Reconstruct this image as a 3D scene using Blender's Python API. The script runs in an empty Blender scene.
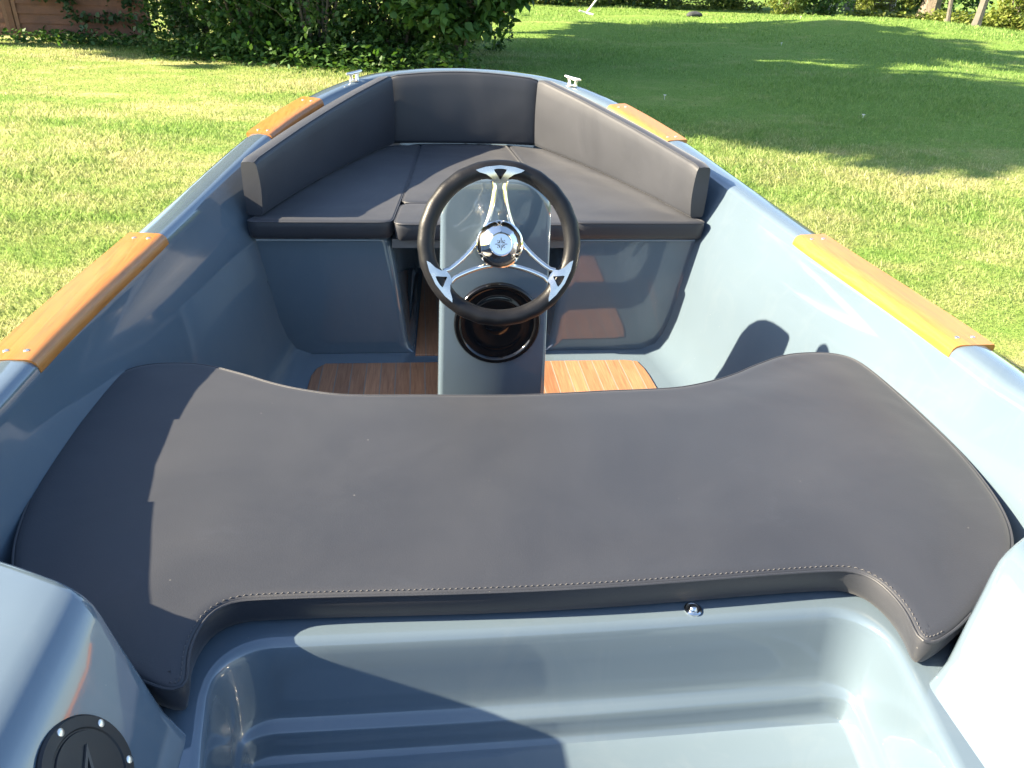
import bpy, bmesh, math, random
import numpy as np
from mathutils import Vector, Matrix
from mathutils.geometry import tessellate_polygon, delaunay_2d_cdt
from mathutils import noise as mnoise

random.seed(7)
RNG = np.random.default_rng(11)
ZO = 1.65                       # boat coordinates are measured from the eye level; ground is at 0
sc = bpy.context.scene
COL = sc.collection
R = math.radians
ORIGIN = {}

# ------------------------------------------------------------------ helpers
def link(name, data, parent=None, origin=(0, 0, 0)):
    o = bpy.data.objects.new(name, data)
    COL.objects.link(o)
    o.location = origin
    ORIGIN[o.name] = Vector(origin)
    if parent:
        o.parent = parent
        o.location = Vector(origin) - ORIGIN[parent.name]
    return o

def tag(o, label=None, cat=None, group=None, kind=None):
    if label: o['label'] = label
    if cat: o['category'] = cat
    if group: o['group'] = group
    if kind: o['kind'] = kind
    return o

def empty(name, origin):
    o = link(name, None, None, origin)
    o.empty_display_size = 0.1
    return o

def mesh(name, V, F, m, parent=None, origin=None, smooth=True, z=ZO, angle=40, fix=True):
    """V in boat coordinates (z measured from the eye); the object origin defaults to the base centre."""
    V = [Vector((v[0], v[1], v[2] + z)) for v in V]
    if origin is None:
        xs = [v.x for v in V]; ys = [v.y for v in V]; zs = [v.z for v in V]
        origin = ((min(xs) + max(xs)) / 2, (min(ys) + max(ys)) / 2, min(zs))
    O = Vector(origin)
    me = bpy.data.meshes.new(name)
    me.from_pydata([tuple(v - O) for v in V], [], F)
    if fix:
        bm = bmesh.new(); bm.from_mesh(me)
        bmesh.ops.remove_doubles(bm, verts=bm.verts, dist=1e-5)
        bmesh.ops.recalc_face_normals(bm, faces=bm.faces)
        bm.to_mesh(me); bm.free()
    if smooth:
        me.polygons.foreach_set('use_smooth', [True] * len(me.polygons))
        me.set_sharp_from_angle(angle=R(angle))
    ms = m if isinstance(m, (list, tuple)) else [m]
    for q in ms: me.materials.append(q)
    return link(name, me, parent, origin)

class Geo:
    def __init__(s): s.V = []; s.F = []
    def add(s, V, F):
        n = len(s.V); s.V += [tuple(v) for v in V]; s.F += [tuple(i + n for i in f) for f in F]
        return s

def loft(rings, closed=True, cap0=False, cap1=False):
    n = len(rings[0]); V = [tuple(p) for r in rings for p in r]; F = []
    for a in range(len(rings) - 1):
        for i in range(n if closed else n - 1):
            j = (i + 1) % n
            F.append((a * n + i, a * n + j, (a + 1) * n + j, (a + 1) * n + i))
    if cap0: F.append(tuple(range(n)))
    if cap1: F.append(tuple((len(rings) - 1) * n + i for i in range(n)))
    return V, F

def tube(path, rad, n=12, caps=True, closed=False):
    P = [Vector(p) for p in path]; rings = []
    up = Vector((0.123, 0.2, 0.97)); N = len(P)
    prev = None
    for i, p in enumerate(P):
        a = P[(i - 1) % N] if closed or i else P[i]; b = P[(i + 1) % N] if closed or i < N - 1 else P[i]
        t = (b - a).normalized()
        s = (prev if prev is not None else t.cross(up))
        s = (s - t * s.dot(t))
        if s.length < 1e-6: s = t.orthogonal()
        s.normalize(); prev = s; q = t.cross(s)
        r = rad[i] if isinstance(rad, (list, tuple)) else rad
        rings.append([p + r * (math.cos(2 * math.pi * k / n) * s + math.sin(2 * math.pi * k / n) * q) for k in range(n)])
    if closed:
        rings.append(rings[0]); return loft(rings, True)
    return loft(rings, True, caps, caps)

def lathe(C, ax, prof, n=40, cap0=True, cap1=True, u=None):
    """prof: list of (radius, distance along ax)."""
    C = Vector(C); ax = Vector(ax).normalized()
    u = Vector(u) if u else ax.orthogonal().normalized(); v = ax.cross(u)
    rings = [[C + ax * d + r * (math.cos(2 * math.pi * k / n) * u + math.sin(2 * math.pi * k / n) * v) for k in range(n)] for r, d in prof]
    return loft(rings, True, cap0, cap1)

def box(x0, x1, y0, y1, z0, z1):
    V = [(x, y, z) for x in (x0, x1) for y in (y0, y1) for z in (z0, z1)]
    return V, [(0, 1, 3, 2), (4, 6, 7, 5), (0, 4, 5, 1), (2, 3, 7, 6), (0, 2, 6, 4), (1, 5, 7, 3)]

def catmull(P, sub=8, closed=False):
    P = [Vector(p) for p in P]; N = len(P); out = []
    for i in range(N if closed else N - 1):
        if closed: a, b, c, d = P[i - 1], P[i], P[(i + 1) % N], P[(i + 2) % N]
        else:
            b, c = P[i], P[i + 1]; a = P[i - 1] if i else 2 * b - c; d = P[i + 2] if i + 2 < N else 2 * c - b
        for k in range(sub):
            t = k / sub
            out.append(0.5 * ((2 * b) + (c - a) * t + (2 * a - 5 * b + 4 * c - d) * t * t + (3 * b - a - 3 * c + d) * t ** 3))
    if not closed: out.append(P[-1])
    return out

def resample(P, step, closed=False):
    P = [Vector(p) for p in P]
    if closed: P = P + [P[0]]
    L = [0]
    for a, b in zip(P, P[1:]): L.append(L[-1] + (b - a).length)
    n = max(3, int(round(L[-1] / step)))
    out = []; j = 0
    for k in range(n if closed else n + 1):
        t = L[-1] * k / n
        while j < len(L) - 2 and L[j + 1] < t: j += 1
        f = (t - L[j]) / max(1e-9, L[j + 1] - L[j])
        out.append(P[j].lerp(P[j + 1], min(1, f)))
    return out

def inset(P, d):
    """closed 2D outline moved inwards by d (outline counter-clockwise)."""
    N = len(P); out = []
    for i in range(N):
        a, b, c = P[i - 1], P[i], P[(i + 1) % N]
        t = (c - a).normalized() if (c - a).length > 1e-9 else Vector((1, 0))
        out.append(Vector((b[0] - t[1] * d, b[1] + t[0] * d)))
    return out

def ccw(P):
    A = sum(P[i - 1][0] * P[i][1] - P[i][0] * P[i - 1][1] for i in range(len(P)))
    return P if A > 0 else P[::-1]

# ------------------------------------------------------------------ materials
def nodes(name):
    m = bpy.data.materials.new(name); m.use_nodes = True
    nt = m.node_tree; b = nt.nodes['Principled BSDF']
    return m, nt, b
def N(nt, t, **kw):
    n = nt.nodes.new(t)
    for k, v in kw.items():
        if k in n.inputs.keys() if isinstance(k, str) else False: n.inputs[k].default_value = v
        else: setattr(n, k, v)
    return n
def coords(nt, scale=(1, 1, 1), kind='Object'):
    tc = nt.nodes.new('ShaderNodeTexCoord'); mp = nt.nodes.new('ShaderNodeMapping')
    mp.inputs['Scale'].default_value = scale
    nt.links.new(tc.outputs[kind], mp.inputs['Vector'])
    return mp.outputs['Vector']
def noise(nt, vec, scale, detail=4, rough=0.55, dist=0.0):
    n = nt.nodes.new('ShaderNodeTexNoise')
    n.inputs['Scale'].default_value = scale; n.inputs['Detail'].default_value = detail
    n.inputs['Roughness'].default_value = rough; n.inputs['Distortion'].default_value = dist
    nt.links.new(vec, n.inputs['Vector']); return n.outputs['Fac']
def ramp(nt, fac, stops):
    r = nt.nodes.new('ShaderNodeValToRGB'); e = r.color_ramp.elements
    while len(e) < len(stops): e.new(0.5)
    for k, (p, c) in enumerate(stops):
        e[k].position = p; e[k].color = (c, c, c, 1) if isinstance(c, (int, float)) else tuple(c) + (1,)
    nt.links.new(fac, r.inputs['Fac']); return r.outputs['Color']
def mix(nt, fac, a, b, blend='MIX'):
    n = nt.nodes.new('ShaderNodeMix'); n.data_type = 'RGBA'; n.blend_type = blend
    for s, v in (('Factor', fac), ('A', a), ('B', b)):
        idx = {'Factor': 0, 'A': 6, 'B': 7}[s]
        if hasattr(v, 'is_linked'): nt.links.new(v, n.inputs[idx])
        elif idx == 0: n.inputs[0].default_value = v
        else: n.inputs[idx].default_value = tuple(v) + (1,)
    return n.outputs[2]
def bump(nt, b, h, strength, dist=0.01, prev=None):
    n = nt.nodes.new('ShaderNodeBump'); n.inputs['Strength'].default_value = strength; n.inputs['Distance'].default_value = dist
    nt.links.new(h, n.inputs['Height'])
    if prev: nt.links.new(prev, n.inputs['Normal'])
    nt.links.new(n.outputs['Normal'], b.inputs['Normal']); return n.outputs['Normal']

def mat_gelcoat():
    m, nt, b = nodes('gelcoat')
    v = coords(nt)
    big = noise(nt, v, 2.2, 3)
    col = ramp(nt, big, [(0.3, (0.088, 0.124, 0.160)), (0.7, (0.099, 0.137, 0.174))])
    # dried water marks and dusty wipes
    dust = noise(nt, coords(nt, (1, 1, 0.35)), 9, 8, 0.7, 1.2)
    dm = ramp(nt, dust, [(0.52, 0.0), (0.75, 1.0)])
    fd = nt.nodes.new('ShaderNodeMath'); fd.operation = 'MULTIPLY'; fd.inputs[1].default_value = 0.035
    nt.links.new(dm, fd.inputs[0])
    col = mix(nt, fd.outputs[0], col, (0.40, 0.40, 0.36))
    vo = nt.nodes.new('ShaderNodeTexVoronoi'); vo.inputs['Scale'].default_value = 46
    nt.links.new(v, vo.inputs['Vector'])
    sp = ramp(nt, vo.outputs['Distance'], [(0.0, 1.0), (0.055, 0.0)])
    spn = ramp(nt, noise(nt, v, 5, 2), [(0.56, 0.0), (0.62, 0.55)])
    ml = nt.nodes.new('ShaderNodeMath'); ml.operation = 'MULTIPLY'
    nt.links.new(sp, ml.inputs[0]); nt.links.new(spn, ml.inputs[1])
    col = mix(nt, ml.outputs[0], col, (0.55, 0.54, 0.48))
    nt.links.new(col, b.inputs['Base Color'])
    rr = ramp(nt, dust, [(0.40, 0.045), (0.85, 0.20)])
    nt.links.new(rr, b.inputs['Roughness'])
    b.inputs['IOR'].default_value = 1.5
    b.inputs['Coat Weight'].default_value = 0.9; b.inputs['Coat Roughness'].default_value = 0.035; b.inputs['Coat IOR'].default_value = 1.6
    n1 = bump(nt, b, noise(nt, v, 3.0, 1), 0.16, 0.012)
    bump(nt, b, noise(nt, v, 160, 2), 0.03, 0.002, n1)
    return m

def mat_vinyl(name, base=(0.0215, 0.0245, 0.0325)):
    m, nt, b = nodes(name)
    v = coords(nt)
    n1 = noise(nt, v, 3.0, 5, 0.6, 0.6)
    c = ramp(nt, n1, [(0.3, [q * 0.88 for q in base]), (0.72, [q * 1.12 for q in base])])
    sm = ramp(nt, noise(nt, coords(nt, (1, 2.2, 1)), 4, 7, 0.68, 1.6), [(0.60, 0.0), (0.80, 0.30)])
    c = mix(nt, sm, c, [min(1, q * 1.9) for q in base])
    vo = nt.nodes.new('ShaderNodeTexVoronoi'); vo.inputs['Scale'].default_value = 17
    nt.links.new(v, vo.inputs['Vector'])
    sp = ramp(nt, vo.outputs['Distance'], [(0.0, 0.55), (0.030, 0.0)])
    ms = nt.nodes.new('ShaderNodeMath'); ms.operation = 'MULTIPLY'
    nt.links.new(sp, ms.inputs[0]); nt.links.new(ramp(nt, noise(nt, v, 7, 1), [(0.50, 0.0), (0.54, 0.9)]), ms.inputs[1])
    c = mix(nt, ms.outputs[0], c, (0.36, 0.35, 0.33))
    nt.links.new(c, b.inputs['Base Color'])
    nt.links.new(ramp(nt, n1, [(0.3, 0.50), (0.7, 0.60)]), b.inputs['Roughness'])
    b.inputs['Specular IOR Level'].default_value = 0.55; b.inputs['Sheen Weight'].default_value = 0.12; b.inputs['Sheen Roughness'].default_value = 0.35; b.inputs['Sheen Tint'].default_value = (0.95, 0.96, 1.0, 1)
    b1 = bump(nt, b, noise(nt, v, 420, 2), 0.22, 0.0008)
    b2 = bump(nt, b, noise(nt, v, 2.6, 3, 0.45, 0.5), 0.20, 0.03, b1)
    return m

def mat_simple(name, col, rough=0.5, metal=0.0, coat=0.0, var=0.12, scale=14, bmp=0.1, bscale=60, bd=0.003):
    m, nt, b = nodes(name)
    v = coords(nt)
    n = noise(nt, v, scale, 5)
    c = ramp(nt, n, [(0.25, [q * (1 - var) for q in col]), (0.75, [min(1, q * (1 + var)) for q in col])])
    nt.links.new(c, b.inputs['Base Color'])
    b.inputs['Metallic'].default_value = metal; b.inputs['Coat Weight'].default_value = coat
    b.inputs['Coat Roughness'].default_value = 0.06
    nt.links.new(ramp(nt, n, [(0.3, max(0.02, rough - 0.05)), (0.7, min(1, rough + 0.06))]), b.inputs['Roughness'])
    if bmp: bump(nt, b, noise(nt, v, bscale, 3), bmp, bd)
    return m

def mat_trim_wood():
    m, nt, b = nodes('oiled_teak')
    v = coords(nt, (30, 1.4, 30))
    n = noise(nt, v, 5, 8, 0.62, 0.5)
    c = ramp(nt, n, [(0.25, (0.30, 0.110, 0.022)), (0.5, (0.40, 0.160, 0.032)), (0.78, (0.47, 0.200, 0.050))])
    nt.links.new(c, b.inputs['Base Color'])
    nt.links.new(ramp(nt, n, [(0.3, 0.30), (0.8, 0.46)]), b.inputs['Roughness'])
    b.inputs['Coat Weight'].default_value = 0.3; b.inputs['Coat Roughness'].default_value = 0.2
    bump(nt, b, n, 0.15, 0.002)
    return m

def mat_floor_teak():
    m, nt, b = nodes('floor_teak')
    v = coords(nt, (1, 1, 1))
    sep = nt.nodes.new('ShaderNodeSeparateXYZ'); nt.links.new(v, sep.inputs[0])
    mu = nt.nodes.new('ShaderNodeMath'); mu.operation = 'MULTIPLY'; mu.inputs[1].default_value = 1 / 0.047
    nt.links.new(sep.outputs['X'], mu.inputs[0])
    fr = nt.nodes.new('ShaderNodeMath'); fr.operation = 'FRACT'; nt.links.new(mu.outputs[0], fr.inputs[0])
    fl = nt.nodes.new('ShaderNodeMath'); fl.operation = 'FLOOR'; nt.links.new(mu.outputs[0], fl.inputs[0])
    wn = nt.nodes.new('ShaderNodeTexWhiteNoise'); wn.noise_dimensions = '1D'; nt.links.new(fl.outputs[0], wn.inputs['W'])
    g = noise(nt, coords(nt, (60, 3, 3)), 3, 7, 0.6, 0.4)
    c = ramp(nt, g, [(0.25, (0.22, 0.108, 0.058)), (0.55, (0.36, 0.185, 0.100)), (0.8, (0.47, 0.265, 0.150))])
    tone = ramp(nt, wn.outputs['Value'], [(0, (0.72, 0.70, 0.70)), (1, (1.12, 1.1, 1.08))])
    c = mix(nt, 1.0, c, tone, 'MULTIPLY')
    seam = ramp(nt, fr.outputs[0], [(0.0, 1.0), (0.05, 1.0), (0.08, 0.0), (0.98, 0.0)])
    c = mix(nt, seam, c, (0.20, 0.19, 0.17))
    nt.links.new(c, b.inputs['Base Color'])
    b.inputs['Roughness'].default_value = 0.36
    b.inputs['Coat Weight'].default_value = 0.15; b.inputs['Coat Roughness'].default_value = 0.25
    inv = nt.nodes.new('ShaderNodeInvert'); nt.links.new(seam, inv.inputs['Color'])
    n1 = bump(nt, b, inv.outputs[0], 0.4, 0.002)
    bump(nt, b, g, 0.12, 0.001, n1)
    return m

def mat_leaf(name, a, b_, c_, trans=0.35):
    m, nt, b = nodes(name)
    at = nt.nodes.new('ShaderNodeAttribute'); at.attribute_name = 'tint'
    pn = noise(nt, coords(nt), 1.1, 3)
    ad = nt.nodes.new('ShaderNodeMath'); ad.operation = 'MULTIPLY_ADD'; ad.inputs[1].default_value = 0.7
    nt.links.new(at.outputs['Fac'], ad.inputs[0])
    m2 = nt.nodes.new('ShaderNodeMath'); m2.operation = 'MULTIPLY'; m2.inputs[1].default_value = 0.35
    nt.links.new(pn, m2.inputs[0]); nt.links.new(m2.outputs[0], ad.inputs[2])
    col = ramp(nt, ad.outputs[0], [(0.1, a), (0.5, b_), (0.95, c_)])
    nt.links.new(col, b.inputs['Base Color']); b.inputs['Roughness'].default_value = 0.5
    b.inputs['Specular IOR Level'].default_value = 0.35
    tr = nt.nodes.new('ShaderNodeBsdfTranslucent')
    tc = mix(nt, 1.0, col, (1.0, 1.05, 0.45), 'MULTIPLY'); nt.links.new(tc, tr.inputs['Color'])
    mx = nt.nodes.new('ShaderNodeMixShader'); mx.inputs[0].default_value = trans
    nt.links.new(b.outputs[0], mx.inputs[1]); nt.links.new(tr.outputs[0], mx.inputs[2])
    nt.links.new(mx.outputs[0], nt.nodes['Material Output'].inputs['Surface'])
    return m

def lawn_patch(nt):
    """dry / worn pattern shared by the soil sheet and the blades, in world metres"""
    tc = nt.nodes.new('ShaderNodeNewGeometry')
    mp = nt.nodes.new('ShaderNodeMapping'); mp.inputs['Scale'].default_value = (0.35, 1.0, 1.0)
    mp.inputs['Rotation'].default_value = (0, 0, R(6))
    nt.links.new(tc.outputs['Position'], mp.inputs['Vector'])
    a = noise(nt, mp.outputs['Vector'], 0.9, 5, 0.62, 0.5)
    b = noise(nt, tc.outputs['Position'], 2.6, 5, 0.65, 0.3)
    ad = nt.nodes.new('ShaderNodeMath'); ad.operation = 'MULTIPLY_ADD'; ad.inputs[1].default_value = 0.6
    m2 = nt.nodes.new('ShaderNodeMath'); m2.operation = 'MULTIPLY'; m2.inputs[1].default_value = 0.4
    nt.links.new(a, ad.inputs[0]); nt.links.new(b, m2.inputs[0]); nt.links.new(m2.outputs[0], ad.inputs[2])
    # greener tone of the shaded lawn beyond the starboard bow, put into the colour
    sx = nt.nodes.new('ShaderNodeSeparateXYZ'); nt.links.new(tc.outputs['Position'], sx.inputs[0])
    out = []
    for ax, lo, hi in (('X', -0.5, 3.0), ('Y', 6.6, 9.0)):
        mr = nt.nodes.new('ShaderNodeMapRange'); mr.interpolation_type = 'SMOOTHSTEP'
        mr.inputs['From Min'].default_value = lo; mr.inputs['From Max'].default_value = hi
        nt.links.new(sx.outputs[ax], mr.inputs['Value']); out.append(mr.outputs[0])
    g = nt.nodes.new('ShaderNodeMath'); g.operation = 'MULTIPLY'; nt.links.new(out[0], g.inputs[0]); nt.links.new(out[1], g.inputs[1])
    g2 = nt.nodes.new('ShaderNodeMath'); g2.operation = 'MULTIPLY_ADD'; g2.inputs[1].default_value = -0.13
    nt.links.new(g.outputs[0], g2.inputs[0]); nt.links.new(ad.outputs[0], g2.inputs[2])
    return g2.outputs[0]

def mat_soil():
    m, nt, b = nodes('lawn_ground')
    p = lawn_patch(nt)
    c = ramp(nt, p, [(0.38, (0.15, 0.25, 0.05)), (0.52, (0.24, 0.29, 0.085)), (0.64, (0.42, 0.38, 0.19))])
    g = nt.nodes.new('ShaderNodeNewGeometry')
    f = noise(nt, g.outputs['Position'], 38, 5, 0.7)
    c = mix(nt, 1.0, c, ramp(nt, f, [(0.3, 0.55), (0.7, 1.25)]), 'MULTIPLY')
    nt.links.new(c, b.inputs['Base Color']); b.inputs['Roughness'].default_value = 0.9
    b.inputs['Specular IOR Level'].default_value = 0.1
    bump(nt, b, f, 0.6, 0.03)
    return m

def mat_grass():
    m, nt, b = nodes('grass_blades')
    p = lawn_patch(nt)
    at = nt.nodes.new('ShaderNodeAttribute'); at.attribute_name = 'tint'
    c1 = ramp(nt, at.outputs['Fac'], [(0.0, (0.130, 0.245, 0.052)), (0.55, (0.195, 0.325, 0.075)), (1.0, (0.28, 0.39, 0.115))])
    c2 = ramp(nt, at.outputs['Fac'], [(0.0, (0.26, 0.315, 0.105)), (0.5, (0.38, 0.39, 0.175)), (1.0, (0.52, 0.50, 0.29))])
    c = mix(nt, ramp(nt, p, [(0.42, 0.05), (0.58, 1.0)]), c1, c2)
    nt.links.new(c, b.inputs['Base Color']); b.inputs['Roughness'].default_value = 0.55
    b.inputs['Specular IOR Level'].default_value = 0.25
    tr = nt.nodes.new('ShaderNodeBsdfTranslucent'); nt.links.new(c, tr.inputs['Color'])
    mx = nt.nodes.new('ShaderNodeMixShader'); mx.inputs[0].default_value = 0.5
    nt.links.new(b.outputs[0], mx.inputs[1]); nt.links.new(tr.outputs[0], mx.inputs[2])
    nt.links.new(mx.outputs[0], nt.nodes['Material Output'].inputs['Surface'])
    return m

GEL = mat_gelcoat()
VINYL = mat_vinyl('charcoal_vinyl')
THREAD = mat_simple('seam_thread', (0.075, 0.075, 0.08), 0.8)
TEAK = mat_trim_wood()
FLOOR = mat_floor_teak()
CHROME = mat_simple('chrome', (0.84, 0.81, 0.76), 0.07, 1.0, 0, 0.03, 20, 0.02, 40, 0.001)
STEEL = mat_simple('stainless_steel', (0.84, 0.80, 0.73), 0.34, 1.0, 0, 0.05, 30, 0.05, 80, 0.001)
BRACKET = mat_simple('polished_bracket', (0.74, 0.68, 0.60), 0.24, 1.0, 0, 0.05, 40, 0.25, 18, 0.004)
RUBBER = mat_simple('rim_rubber', (0.0075, 0.0078, 0.0095), 0.42, 0, 0, 0.2, 30, 0.25, 260, 0.0012)
BLACK = mat_simple('black_plastic', (0.004, 0.004, 0.0045), 0.10, 0, 0.4, 0.1, 30, 0.05, 120, 0.001)
MATTE = mat_simple('matte_black_plastic', (0.010, 0.0105, 0.012), 0.45, 0, 0, 0.15, 30, 0.12, 200, 0.001)
INK = mat_simple('engraving_black', (0.01, 0.01, 0.01), 0.6)
BARK = mat_simple('bark', (0.16, 0.135, 0.105), 0.9, 0, 0, 0.35, 7, 0.8, 22, 0.03)
PALEBARK = mat_simple('pale_bark', (0.11, 0.10, 0.085), 0.85, 0, 0, 0.3, 6, 0.6, 18, 0.02)
FENCEWOOD = mat_simple('fence_boards', (0.17, 0.075, 0.043), 0.75, 0, 0, 0.3, 6, 0.5, 30, 0.008)
LEAF = mat_leaf('leaf_dark', (0.022, 0.060, 0.016), (0.044, 0.105, 0.028), (0.090, 0.160, 0.042))
LEAF2 = mat_leaf('leaf_broad', (0.028, 0.075, 0.020), (0.055, 0.130, 0.031), (0.105, 0.185, 0.046))
LEAF3 = mat_leaf('leaf_yellow_green', (0.075, 0.115, 0.020), (0.16, 0.21, 0.040), (0.27, 0.29, 0.085))
IVY = mat_leaf('leaf_ivy', (0.020, 0.050, 0.018), (0.045, 0.090, 0.034), (0.11, 0.15, 0.075), 0.2)
WHITE = mat_simple('white_paint', (0.72, 0.72, 0.69), 0.45)
STONE = mat_simple('dark_stone', (0.035, 0.04, 0.045), 0.85, 0, 0, 0.3, 9, 0.6, 20, 0.02)
REDPAINT = mat_simple('red_brown_paint', (0.22, 0.045, 0.03), 0.55)
GREYBOARD = mat_simple('grey_board', (0.10, 0.105, 0.11), 0.55)
GREYFENCE = mat_simple('grey_fence_boards', (0.20, 0.205, 0.21), 0.8, 0, 0, 0.2)

# ------------------------------------------------------------------ boat
boat = empty('motorboat', (0, 1.6, 0))
tag(boat, 'open blue grey motorboat with teak gunwale trim and centre steering console, standing on the lawn', 'boat')

def sheer(y): return -0.67 + 0.045 * max(0.0, y - 1.5) ** 2 + 0.10 * max(0.0, 1.15 - y)
OUT = [(0.85, -0.35), (0.885, 0.0), (0.92, 0.4), (0.947, 0.8), (0.963, 1.2), (0.955, 1.55), (0.924, 1.9), (0.890, 2.2),
       (0.848, 2.5), (0.790, 2.8), (0.697, 3.1), (0.570, 3.36), (0.41, 3.535), (0.20, 3.625), (0.0, 3.65)]
half = resample(catmull(OUT, 10), 0.035)
half[-1].x = 0
CURVE = [Vector((p.x, p.y)) for p in half] + [Vector((-p.x, p.y)) for p in half[-2::-1]]
NC = len(CURVE)
NRM = []
for i in range(NC):
    a = CURVE[max(0, i - 1)]; b = CURVE[min(NC - 1, i + 1)]
    t = (b - a).normalized(); NRM.append(Vector((-t.y, t.x)))     # inwards (curve runs stern starboard > bow > stern port)
NRM[0] = Vector((-1, 0)); NRM[-1] = Vector((1, 0))

def off_ring(o, zf):
    r = []
    for p, n in zip(CURVE, NRM):
        d = o(p.y) if callable(o) else o
        r.append((p.x + n.x * d, p.y + n.y * d, zf(p.y)))
    return r
rings = []
def ext(fx, z, rake):
    r = []
    for p in CURVE:
        k = max(0, (p.y - 1.2) / 2.4)
        r.append((p.x * (fx - 0.12 * k * (1 - fx)), p.y - rake * k ** 1.5, z + 0.10 * k ** 2 * (1 - fx) * 2))
    return r
for fx, z, rk in ((0.0, -1.63, 1.0), (0.25, -1.61, 0.95), (0.55, -1.53, 0.8), (0.78, -1.36, 0.55), (0.89, -1.12, 0.32), (0.955, -0.9, 0.14)):
    rings.append(ext(fx, z, rk))
rings.append(off_ring(0.012, lambda y: sheer(y) - 0.075))
rings.append(off_ring(0.010, lambda y: sheer(y) - 0.050))
rings.append(off_ring(-0.004, lambda y: sheer(y) - 0.044))
for o, d in ((-0.006, 0.030), (-0.003, 0.014), (0.005, 0.004), (0.016, 0.0), (0.040, -0.002), (0.064, 0.0), (0.076, 0.004), (0.084, 0.013)):
    rings.append(off_ring(o, lambda y, d=d: sheer(y) - d))
EX1 = [0.005, 0.016, 0.041, 0.076, 0.115, 0.140, 0.165, 0.215]
EX2 = [0.008, 0.030, 0.080, 0.102, 0.122, 0.142, 0.166, 0.215]
ZL = [None, None, -0.81, -0.95, -1.08, -1.15, -1.19, -1.212]
for k in range(8):
    def o(y, k=k):
        f = min(1, max(0, (y - 1.3) / 1.06)); return 0.084 + EX1[k] * (1 - f) + EX2[k] * f
    if k == 0: zf = lambda y: sheer(y) - 0.035
    elif k == 1: zf = lambda y: sheer(y) - 0.080
    else: zf = lambda y, k=k: ZL[k]
    rings.append(off_ring(o, zf))
INNER = rings[-6]           # ring at z -0.81, used to fit the benches
V, F = loft(rings, closed=False)
base = (len(rings) - 1) * NC
for i in range(NC // 2 - 1):
    F.append((base + i, base + i + 1, base + NC - 2 - i, base + NC - 1 - i))
hull = mesh('hull', V, F, GEL, boat, angle=60)
# transom across the stern
tr = [r[0] for r in rings[:15]]
tv = [(x, -0.35, z) for x, y, z in tr] + [(-x, -0.35, z) for x, y, z in tr[::-1]]
tv2 = [(x, -0.29, z) for x, y, z in tv]
V, F = loft([tv, tv2], True, True, True)
mesh('transom', V, F, GEL, boat, angle=40)

# ---- bow benches, footwell and infill board
def inner_x(y, dz):
    """half width of the liner at height dz and station y"""
    f = min(1, max(0, (y - 1.3) / 1.06))
    zs = [-0.81, -0.95, -1.08, -1.15, -1.19, -1.212]
    ex = [EX1[k + 2] * (1 - f) + EX2[k + 2] * f for k in range(6)]
    e = np.interp(-dz, [-q for q in zs], ex) + 0.084
    best = min(range(NC // 2 + 1), key=lambda i: abs(CURVE[i].y + NRM[i].y * e - y))
    return max(0.0, CURVE[best].x + NRM[best].x * e)
def bench(sign):
    rr = []
    ys = [(2.3615, 0.040), (2.362, 0.026), (2.365, 0.014), (2.373, 0.005), (2.392, 0.0), (2.6, 0), (2.8, 0), (3.0, 0), (3.15, 0)]
    for y, i in ys:
        ys_ = min(y, 3.15)
        zt = -0.803 - i * 0.35
        pts = []
        xi0 = 0.288 - (y - 2.36) * 0.05; xi1 = 0.242 - (y - 2.36) * 0.02
        # top inner corner rounded
        for a in range(5):
            t = a / 4 * math.pi / 2
            pts.append((xi0 + i + 0.022 - 0.022 * math.sin(t), zt - 0.022 + 0.022 * math.cos(t)))
        for f in (0.25, 0.5, 0.75, 0.93): pts.append((xi0 + (xi1 - xi0) * f + i, zt + (-1.2 - zt) * f))
        pts += [(xi1 - 0.004 + i * 0.6, -1.196), (xi1 - 0.018 + i * 0.2, -1.2105)]
        pts += [(inner_x(ys_, min(-0.81, max(-1.2105, z))) + 0.05, z) for x, z in pts[::-1]]
        rr.append([(sign * x, y, z) for x, z in pts])
    V, F = loft(rr, True); k = len(rr[0])
    for b in (0, (len(rr) - 1) * k):
        for q in range(k // 2 - 1): F.append((b + q, b + q + 1, b + k - 2 - q, b + k - 1 - q))
    return mesh('bench', V, F, GEL, boat, angle=50)
bench(-1); bench(1)
g = Geo(); g.add(*box(-0.30, 0.30, 3.16, 3.36, -1.2105, -0.804))
mesh('bench', g.V, g.F, GEL, boat)
g = Geo(); g.add(*box(-0.286, 0.286, 2.352, 3.155, -0.835, -0.806))
mesh('infill_board', g.V, g.F, GREYBOARD, boat)

# ---- stern bench deck with the well
WELL = []
xw, yw, rw = 0.487, 0.806, 0.074
WELL.append((xw - 0.026, -0.28))
XW = lambda y: xw - 0.026 * min(1.0, max(0.0, (0.70 - y) / 0.16))
for y in np.linspace(-0.2, yw - rw - 0.02, 16): WELL.append((XW(y), float(y)))
for a in range(13):
    t = a / 12 * math.pi / 2; WELL.append((xw - rw + rw * math.cos(t), yw - rw + rw * math.sin(t)))
for x in np.linspace(xw - rw - 0.04, -(xw - rw - 0.04), 22): WELL.append((float(x), yw - 0.004 * (1 - (x / 0.41) ** 2)))
for a in range(13):
    t = math.pi / 2 + a / 12 * math.pi / 2; WELL.append((-xw + rw + rw * math.cos(t), yw - rw + rw * math.sin(t)))
for y in np.linspace(yw - rw - 0.02, -0.2, 16): WELL.append((-XW(y), float(y)))
WELL.append((-xw + 0.026, -0.28))
WV = [Vector(p) for p in WELL]; NW = len(WV); WN = []
for i in range(NW):
    t = (WV[min(NW - 1, i + 1)] - WV[max(0, i - 1)]).normalized(); WN.append(Vector((-t.y, t.x)))
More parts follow.
